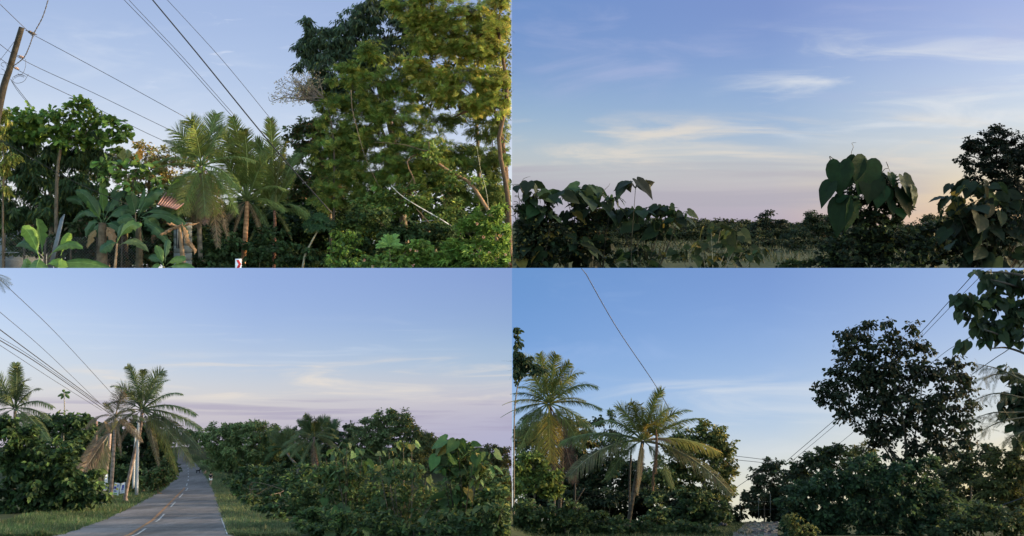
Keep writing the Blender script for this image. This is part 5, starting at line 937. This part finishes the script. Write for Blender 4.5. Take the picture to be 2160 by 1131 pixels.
palm('BR','coconut palm with wide horizontal fronds and a curved dark trunk',58,(1356,930),[(1348,975),(1338,1030),(1325,1108)],
 [(76,128,.1,.02,H1,.25,.12),(92,92,.3,.02,H1,.35,.22),(104,92,.1,.02,H1,.4,.2),(118,100,.2,.08,H1,.5,.2),(136,120,.2,.22,H3,.8,.16),(64,104,.3,.1,H1,.35,.2),(50,118,.2,.1,H1,.5,.16),(35,126,.2,.16,H1,.6,.14),(160,160,.2,.26,H3,.8,.22),(172,150,.4,.4,(.10,.10,.05),.9,.22),(22,70,.4,.3,DRY2,.6,.2),(14,140,.3,.28,H2,.9,.22),(-4,158,.3,.42,(.09,.085,.04),.8,.2),(84,80,.6,.3,H2,.3,.3),(150,60,.6,.5,H1,.5,.25),(195,70,.3,.7,H3,.6,.25),(-30,64,.4,.8,H3,.6,.28),(266,66,.3,.1,DRY2,.1,.1),(256,62,.5,.2,(.34,.22,.10),.05,.1),(262,76,.4,.3,(.36,.24,.11),.04,.09)],tw=9,tcol=(.065,.055,.042),group=PG,width_top=.8)
m=MB('BR'); q=curve([P(1384,906,57.2),P(1385,950,57.2),P(1379,990,57.2),P(1376,1020,57.2)],14); m.tube(q,S(2.6,57)*np.array([.5,.8,1,1.1,1.2,1,1.1,1,.9,1,.8,.7,.5,.3]),(.12,.07,.045),6); 
for k in range(60):
    a=q[rng.integers(3,13)]; m.tube([a,a+np.array([rng.normal(0,.06),rng.normal(0,.05),-rng.uniform(.3,.7)])],.02,(.13,.08,.05),3,False)
tag(m.build('dead_frond',M_dry,None,tuple(q[0])),'brown dead frond hanging straight down right of the curved palm','palm frond')
for lab,x,t in [('thin dark trunk standing behind the curved palm',1327,960),('slim dark trunk beneath the left palm fronds',1212,960)]:
    b=P(x,1070,64); b[2]=float(gz(b[0],64)); m=MB('BR'); m.tube(curve([P(x+4,t,64),P(x+1,1010,64),b],10),S(2.2,64),(.035,.03,.025),7); m2=tag(m.build('bare_tree',M_bark,None,tuple(b),True),lab,'tree')
tree('BR','shrub','bushy shrub in front of the golden-edged tree','shrub',62,[(1460,1060,46,30),(1500,1075,40,30),(1440,1090,50,26),(1500,1100,32,24),(1470,1115,50,22),(1528,1082,18,20)],leaf='ovate',size=8,cov=2.2,clump=11,base=F2,alt=(.09,.11,.03),altf=.12,tw=2,name_crown='foliage')
tree('BR','shrub','low weeds and bushes at the lower left of the path view','shrub',44,[(1110,1080,50,34),(1160,1095,50,30),(1220,1110,40,22),(1100,1115,40,24),(1200,1070,30,16),(1260,1085,26,12),(1290,1118,40,16)],leaf='ovate',size=9,cov=1.9,clump=12,base=(.042,.066,.022),alt=(.10,.13,.03),altf=.1,tw=2,name_crown='foliage')
tree('BR','shrub','low dark bushes along the bottom border before the curved palm','shrub',44.5,[(1320,1115,40,18),(1400,1122,50,18),(1470,1122,44,20),(1250,1118,44,18),(1160,1125,60,16),(1500,1128,20,12),(1360,1100,20,12),(1440,1110,40,16),(1300,1100,30,14),(1220,1100,40,18),(1460,1118,30,14)],leaf='ovate',size=9,cov=1.8,clump=11,base=(.035,.055,.018),alt=(.09,.11,.03),altf=.1,tw=2,name_crown='foliage')
tree('BR','shrub','small bushes right of the curved palm foot','shrub',50,[(1390,1085,30,18),(1410,1110,40,18),(1370,1110,24,14),(1380,1050,24,14)],leaf='ovate',size=8,cov=1.7,clump=9,base=F2,alt=(.09,.11,.03),altf=.1,tw=2,name_crown='foliage')
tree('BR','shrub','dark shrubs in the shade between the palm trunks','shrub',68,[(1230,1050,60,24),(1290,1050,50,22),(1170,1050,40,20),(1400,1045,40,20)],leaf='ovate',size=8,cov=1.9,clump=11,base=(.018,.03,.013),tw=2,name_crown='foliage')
m=MB('BR'); m.tube(curve([P(1233,1030,52),P(1215,1060,52),P(1203,1090,52),P(1194,1131,52)],12),S(1.3,52),(.03,.025,.02),5); tag(m.build('dead_sapling',M_bark,None,tuple(P(1194,1131,52))),'thin dark bare stem slanting up through the lower left weeds','sapling')
# distant trees and fence at the path's end
tree('BR','tree','far tree with open airy crown at the end of the path','tree',76,[(1615,985,18,14),(1600,1005,20,18),(1630,1000,24,24),(1640,975,12,8),(1610,1030,34,22),(1575,1045,18,10),(1590,1055,36,20),(1640,1040,34,36)],leaf='ovate',size=6,cov=1.9,clump=9,base=(.045,.06,.03),tw=3)
b=P(1600,1092,73); root=thing('wire_fence','thin-posted wire fence at the far end of the path','fence',b); 
for k,x in enumerate((1561,1600,1625,1648)):
    m=MB(); m.tube([P(x,1042+8*(k%2),73),P(x,1098,73)],S(.6,73),(.10,.11,.10),5); m.build('post',M_concrete,root,b)
m=MB()
for y in(1060,1076): m.tube([P(1558,y,73),P(1652,y-3,73)],S(.15,73),(.08,.08,.08),4)
m.build('wire',M_wire,root,b)
b=P(1523,1108,60); m=MB(); 
for (dx,dy,r) in [(0,0,4.5),(7,1,3.6),(-5,2,3)]: ball(m,P(1523+dx,1106+dy,60),S(r,60),(.025,.025,.028),1.3,1,.8,6)
tag(m.build('dark_stones',M_bark,None,tuple(b),True),'small heap of dark stones beside the footpath','stones')
# right hand hedge and trees
RG='trees behind the hedge right of the path'
for lab,Y,bl,bs in [('dull green tree nearest the path above the hedge',74,[(1685,985,24,18),(1710,970,24,18),(1670,1005,26,18),(1700,1010,30,24)],(.045,.06,.03)),
    ('rounded dark treetop left of the yellow-tinged one',73,[(1740,958,30,20),(1765,950,28,20),(1745,980,40,24)],(.04,.058,.026)),
    ('yellow-tinged treetop just left of the big dark tree',72,[(1800,955,20,16),(1822,948,20,18),(1810,975,34,22)],(.09,.095,.03)),
    ('hazy tree between the big dark tree and the right edge',74,[(2030,960,36,26),(2075,955,24,20),(2040,1000,40,36),(2090,985,30,24),(2000,1010,30,30)],(.05,.065,.03)),
    ('broad olive tree at the right edge under the yellow sky',66,[(2120,970,40,26),(2150,945,24,20),(2160,990,50,40),(2110,1020,50,40),(2150,1060,50,50),(2085,1030,30,30)],(.055,.065,.022))]:
    tree('BR','tree',lab,'tree',Y,bl,leaf='ovate',size=7,cov=2.2,clump=10,base=bs,alt=(.11,.12,.03),altf=.12,tw=4,group=RG)
tree('BR','hedge','large dark green hedge mass filling the lower right','hedge',45,[(1700,1045,50,34),(1750,1020,50,34),(1810,1010,50,34),(1870,1015,50,30),(1680,1090,40,34),(1740,1085,60,44),(1820,1070,70,50),(1900,1060,60,44),(1920,1110,60,34),(1840,1120,70,30),(1700,1120,50,26),(1960,1040,40,30),(1980,1090,50,40),(1900,1000,44,30),(1850,985,34,22),(1950,985,36,24)],leaf='ovate',size=9,cov=2.6,clump=13,base=(.026,.048,.022),alt=(.05,.085,.03),altf=.2,tw=3,name_crown='foliage')
tree('BR','shrub','yellowish low shrub at the right edge of the footpath','shrub',43,[(1676,1092,18,10),(1674,1112,18,12),(1700,1120,26,16),(1672,1130,14,8)],leaf='ovate',size=8,cov=2,clump=9,base=(.08,.095,.028),alt=(.16,.15,.04),altf=.15,tw=2,name_crown='foliage')
tree('BR','shrub','tangled low shrubs in the lower right corner','shrub',43,[(2040,1110,50,30),(2100,1100,50,34),(2150,1110,40,34),(1990,1125,40,20),(2070,1075,30,20)],leaf='ovate',size=9,cov=2,clump=11,base=(.035,.052,.02),alt=(.09,.10,.03),altf=.1,tw=2,name_crown='foliage')
b=P(2050,1120,47); root=thing('tall_grass','clump of long arching grass blades in the lower right','grass clump',b); m=MB('BR')
for k in range(170):
    a=P(2048+rng.normal(0,10),1105+rng.normal(0,8),47+rng.normal(0,.5)); an=R(rng.normal(92,24)); l=S(rng.uniform(50,105),47); blade_d=np.array([math.cos(an),rng.normal(0,.2),math.sin(an)])
    t=np.linspace(0,1,6)[:,None]; q=a+l*(blade_d*t+np.array([0,0,-.5])*t**2.2+np.array([math.copysign(.3,blade_d[0]),0,0])*t**2); w_=S(1.4,47)*np.array([.8,1,1,.8,.5,.1])[:,None]; sdv=np.array([1,0.2,0])*w_/1.0
    m.add(np.vstack([q-sdv,q+sdv]),[[i,i+1,7+i,6+i] for i in range(5)],np.array((.06,.09,.025))*rng.uniform(.5,1.6))
m.build('blades',M_grass,root,b)
def bigstems(root,b):
    m=MB('BR')
    for pts,r0 in [([(1905,1050),(1890,980),(1868,930),(1840,890),(1800,850)],5),([(1906,1050),(1912,960),(1904,880),(1895,800),(1885,730)],6),([(1908,1050),(1930,990),(1962,930),(1990,870),(2012,810)],5),([(1907,1050),(1920,960),(1938,880),(1945,800),(1950,740)],4),([(1905,1050),(1875,960),(1830,910),(1780,870),(1745,830)],3.4),([(1909,1050),(1950,1000),(1985,960),(2020,920)],3)]:
        q=curve([P(a,c,60+rng.uniform(-.8,.8)) for a,c in pts],18); q[0]=P(pts[0][0],pts[0][1],60); m.tube(q,np.linspace(S(r0,60)*.6,S(1,60)*.5,18),(.045,.038,.03),6)
    m.build('bough',M_bark,root,b,True)
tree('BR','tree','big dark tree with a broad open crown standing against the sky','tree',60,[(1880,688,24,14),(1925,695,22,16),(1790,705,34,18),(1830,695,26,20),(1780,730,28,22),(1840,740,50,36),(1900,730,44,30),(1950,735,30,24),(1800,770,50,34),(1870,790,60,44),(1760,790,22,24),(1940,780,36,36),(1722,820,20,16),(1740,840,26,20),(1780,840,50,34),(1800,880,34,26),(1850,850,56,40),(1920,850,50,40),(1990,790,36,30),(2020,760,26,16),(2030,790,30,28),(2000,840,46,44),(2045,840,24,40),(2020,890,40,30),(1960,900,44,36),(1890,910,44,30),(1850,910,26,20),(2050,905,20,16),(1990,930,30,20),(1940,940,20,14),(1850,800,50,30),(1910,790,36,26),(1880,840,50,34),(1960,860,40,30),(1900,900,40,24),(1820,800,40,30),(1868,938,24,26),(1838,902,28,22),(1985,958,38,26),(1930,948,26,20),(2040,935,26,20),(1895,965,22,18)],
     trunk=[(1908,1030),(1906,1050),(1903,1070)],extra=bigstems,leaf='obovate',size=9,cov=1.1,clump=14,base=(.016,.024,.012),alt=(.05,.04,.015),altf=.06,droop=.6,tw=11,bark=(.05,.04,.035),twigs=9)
# overhanging branches at the right, their trunk just beyond the edge
b=P(2250,1150,38); b[2]=float(gz(b[0],38)); root=thing('overhanging_tree','large-leaved tree reaching in from the upper right corner','tree',b)
m=MB('BR'); tk=curve([P(2250,600,38),P(2240,800,38),b],12); m.tube(tk,np.linspace(.07,.34,12),(.06,.05,.04),8)
fo=MB('BR'); tips=[]
for pts in [[(2240,700),(2180,690),(2120,700),(2070,680),(2030,665)],[(2240,640),(2190,620),(2130,600),(2090,590)],[(2240,640),(2180,590),(2120,575),(2080,572)],[(2240,700),(2170,640),(2110,650),(2075,630)],[(2240,720),(2190,700),(2140,715),(2090,700),(2060,690)],[(2245,620),(2200,585),(2150,572)],[(2245,800),(2190,760),(2130,735),(2090,735)],[(2240,660),(2180,665),(2110,700)]]:
    q=curve([P(a,c,38+rng.uniform(-1,1)) for a,c in pts],16); q[:,2]=np.minimum(q[:,2],-.15); m.tube(q,np.linspace(.08,.02,16),(.05,.045,.04),5); tips+=[q[i] for i in range(6,16,2)]
m.build('trunk',M_bark,root,b,True)
g=foliage(fo,[(2050,655,44,24),(2100,640,40,30),(2140,600,44,30),(2090,590,40,26),(2120,690,44,26),(2060,690,30,20),(2150,670,30,34),(2030,640,26,16),(2150,570,40,24),(2190,620,40,60),(2105,705,26,22),(2140,715,26,18),(2035,735,16,12),(2075,720,12,10),(2240,600,60,40),(2270,680,60,60)],38,leaf='heart',size=20,cov=.95,clump=14,base=(.022,.038,.018),alt=(.05,.07,.02),altf=.08,droop=1.0,loose=.9); fo.build('crown',M_leaf,root,b)
b=P(2240,1150,34); b[2]=float(gz(b[0],34)); root=thing('feathery_tree','feathery-leaved branches drooping in at the right edge','tree',b)
m=MB('BR'); m.tube(curve([P(2230,780,34),P(2235,900,34),b],8),np.linspace(.06,.2,8),(.06,.05,.04),7)
fo=MB('BR')
for pts in [[(2230,850),(2170,810),(2110,780),(2062,768)],[(2230,860),(2160,840),(2100,830),(2055,845)],[(2230,880),(2170,880),(2110,890),(2070,910)],[(2230,860),(2150,870),(2100,870),(2060,880)],[(2230,900),(2160,910),(2120,930)],[(2230,840),(2150,790),(2100,790),(2070,800)]]:
    q=curve([P(a,c,34+rng.uniform(-.6,.6)) for a,c in pts],14); m.tube(q,np.linspace(.05,.008,14),(.05,.05,.035),4)
    for i in range(5,14):
        N=5; dd=nrm(np.array([-.4,0,-.8])+.55*rng.normal(size=(N,3))); L=S(26,34)*rng.uniform(.6,1.2,N)
        fo.tile(*_pin(11,.13,.02,.03),np.tile(q[i],(N,1))+rng.normal(0,.03,(N,3)),dd,nrm(np.array([0,-1,.4])+.5*rng.normal(size=(N,3))),L,L*1.1,mixcol(N,(.03,.04,.02),.2))
m.build('trunk',M_bark,root,b); fo.build('crown',M_leaf,root,b)
tree('BR','tree','large-leaved dark branch cluster low at the right edge','tree',36,[(2140,790,24,20),(2130,830,30,24),(2150,860,30,34),(2120,870,22,20),(2155,900,20,26),(2150,930,18,16),(2190,850,40,60)],trunk=[(2220,860),(2230,1000),(2235,1131)],leaf='heart',size=18,cov=1.1,clump=13,base=(.018,.03,.014),tw=6,droop=.9)
XG='power lines crossing the path view'
for lab,pts,Ya,Yb,wd in [('long single wire falling from the top to the curved palm',[(1226,560),(1300,690),(1382,812),(1430,895)],50,66,1.1),('upper of the two close wires rising to the upper right',[(2110,540),(2066,566),(1942,702),(1800,850),(1660,972)],40,72,1.2),('lower of the two close wires rising to the upper right',[(2130,545),(2082,570),(1945,710),(1800,862),(1668,975)],40,72,.8),('third wire passing beneath the upper right branches',[(2200,640),(2040,715),(1960,770),(1790,920),(1740,955)],42,72,.7),('thick low wire at the far right under the leaves',[(2200,680),(2130,735),(2100,755),(2050,790)],42,50,1.1),('faint far wire above the path end',[(1550,962),(1600,968),(1640,975)],74,76,.5),('second faint far wire above the path end',[(1550,970),(1600,975),(1640,980)],74,76,.5),('far wire sloping up from the trees by the path',[(1548,1032),(1580,1010),(1610,990)],74,76,.5),('loose dark cable sagging across the lower right bushes',[(2200,1035),(2100,1070),(2040,1084),(1990,1090)],44,46,.9)]:
    q=[p for p in pts]
    o=wire('BR',lab,q,Ya,wd*1.15,0,c=(.02,.022,.03),group=XG,Y1=Yb)
# trim wires of the lower views where they would rise past the top of the view
for o in list(bpy.data.objects):
    if o.name.startswith('power_line') and 'village' not in o.get('group',''):
        me=o.data; n=len(me.vertices); z=np.empty(n*3,np.float32); me.vertices.foreach_get('co',z); z=z.reshape(-1,3)
        top=-o.location.z-.01; z[:,2]=np.minimum(z[:,2],top); me.vertices.foreach_set('co',z.ravel()); me.update()

# ================================================================ person and dog on the road (skin-grown bodies)
def skinbody(name, joints, edges, material, parent, loc, sub=2, tint=(.3,.2,.15)):
    me=bpy.data.meshes.new(name); me.from_pydata([tuple(j[:3]) for j in joints],edges,[]); o=bpy.data.objects.new(name,me); col.objects.link(o)
    md=o.modifiers.new('Skin','SKIN'); me.skin_vertices or None
    if not me.skin_vertices:
        bpy.context.view_layer.update()
    for i,j in enumerate(joints):
        sv=me.skin_vertices[0].data[i]; sv.radius=(j[3],j[4] if len(j)>4 else j[3]); sv.use_root=(i==0)
    ss=o.modifiers.new('Sub','SUBSURF'); ss.levels=sub; ss.render_levels=sub
    dg=bpy.context.evaluated_depsgraph_get(); bpy.context.view_layer.update()
    m2=bpy.data.meshes.new_from_object(o.evaluated_get(bpy.context.evaluated_depsgraph_get())); bpy.data.objects.remove(o)
    a=m2.attributes.new('tint','FLOAT_COLOR','POINT'); a.data.foreach_set('color',np.tile(np.array([*tint,1],np.float32),len(m2.vertices)))
    m2.polygons.foreach_set('use_smooth',[True]*len(m2.polygons)); m2.materials.clear(); m2.materials.append(material)
    q=bpy.data.objects.new(name,m2); col.objects.link(q); q.parent=parent; return q
Yp=87; foot=P(444.5,1034,Yp); foot[2]=float(zBL(Yp))+.06
root=thing('person','person in a dark top and white shorts walking along the right road edge','person',foot)
k=S(27,Yp)/1.68
# walking away up the road: x right, y ahead, z up
J=[(0,0,.95,.13,.10),(0,.01,1.15,.12,.085),(0,.02,1.36,.14,.09),(0,.02,1.47,.055,.055),(0,.03,1.56,.082,.09),(0,.03,1.66,.06,.07),
   (-.17,.02,1.40,.05,.05),(-.22,.0,1.15,.04,.04),(-.2,.12,.93,.032,.032),(-.19,.15,.84,.03,.02),(.17,.02,1.40,.05,.05),(.22,-.03,1.15,.04,.04),(.22,.0,.92,.032,.032),(.21,.03,.83,.03,.02),
   (-.09,0,.88,.085,.085),(-.1,.12,.5,.06,.06),(-.1,.08,.1,.038,.038),(-.1,.2,.04,.04,.03),(.09,0,.88,.085,.085),(.1,-.02,.5,.06,.06),(.1,-.2,.13,.038,.038),(.1,-.1,.04,.04,.03)]
E=[(0,1),(1,2),(2,3),(3,4),(4,5),(2,6),(6,7),(7,8),(8,9),(2,10),(10,11),(11,12),(12,13),(0,14),(14,15),(15,16),(16,17),(0,18),(18,19),(19,20),(20,21)]
sc_=lambda L:[tuple(v*k for v in j) for j in L]
skinbody('body',sc_(J),E,M_skin,root,foot,tint=(.36,.22,.15))
skinbody('shirt',sc_([(0,.0,.98,.145,.115),(0,.01,1.15,.14,.105),(0,.02,1.36,.16,.11),(-.18,.02,1.38,.065,.065),(-.22,.01,1.2,.055,.055),(.18,.02,1.38,.065,.065),(.22,-.01,1.2,.055,.055)]),[(0,1),(1,2),(2,3),(3,4),(2,5),(5,6)],M_cloth,root,foot,tint=(.02,.02,.025))
skinbody('shorts',sc_([(0,0,.98,.17,.14),(-.1,0,.86,.125,.125),(-.11,.06,.62,.11,.11),(.1,0,.86,.125,.125),(.11,-.01,.62,.11,.11)]),[(0,1),(1,2),(0,3),(3,4)],M_cloth,root,foot,tint=(.8,.8,.78))
skinbody('hair',sc_([(0,.0,1.6,.09,.09),(0,.02,1.68,.075,.08),(0,-.04,1.5,.06,.05)]),[(0,1),(0,2)],M_cloth,root,foot,tint=(.02,.015,.012))
def dog(name,label,px,py,Yd,cc,h,yaw):
    f=P(px,py,Yd); f[2]=float(zBL(Yd))+.06; r_=thing(name,label,'dog',f); r_.rotation_euler[2]=yaw; q=h/.5
    D=[(0,0,.36,.085,.10),(.16,0,.38,.10,.115),(.26,0,.46,.06,.07),(.34,0,.56,.065,.065),(.44,0,.54,.035,.03),(-.2,0,.38,.075,.085),(-.3,0,.44,.02,.02),(-.4,0,.54,.012,.012),
       (.19,.06,.25,.04,.04),(.18,.06,.12,.024,.024),(.2,.06,.02,.028,.02),(.19,-.06,.25,.04,.04),(.22,-.06,.12,.024,.024),(.24,-.06,.02,.028,.02),
       (-.18,.06,.26,.055,.05),(-.26,.06,.14,.026,.026),(-.22,.06,.02,.028,.02),(-.18,-.06,.26,.055,.05),(-.22,-.06,.14,.026,.026),(-.18,-.06,.02,.028,.02),(.31,.04,.63,.018,.012),(.31,-.04,.63,.018,.012)]
    Ed=[(0,1),(1,2),(2,3),(3,4),(0,5),(5,6),(6,7),(1,8),(8,9),(9,10),(1,11),(11,12),(12,13),(5,14),(14,15),(15,16),(5,17),(17,18),(18,19),(3,20),(3,21)]
    skinbody('body',[tuple(v*q for v in j) for j in D],Ed,M_cloth,r_,f,tint=cc)
dog('dog','small black dog standing on the road ahead of the person',418,1006,98,(.012,.012,.014),.34,.5)
dog('dog','small tan dog at the right road edge near the person',432,1007,97,(.3,.2,.14),.28,1.2)
m=MB(); p0=P(335,1043,72); Yl=Yat(1043); p0=P(335,1043,Yl); p0[2]=float(zBL(Yl))+.12
for i in range(5): m.tile(*T_OV,np.array([p0-np.array([0,0,.05])+rng.normal(0,.06,3)*np.array([1,1,.2])]),nrm(np.array([[rng.normal(),rng.normal(),.2]])),np.array([[0,-.4,1.]]),np.array([.16]),np.array([.12]),np.array([(.4,.2,.08)]))
tag(m.build('fallen_leaves',M_dry,None,tuple(p0)),'small orange leaf litter at the left road edge','leaf litter')
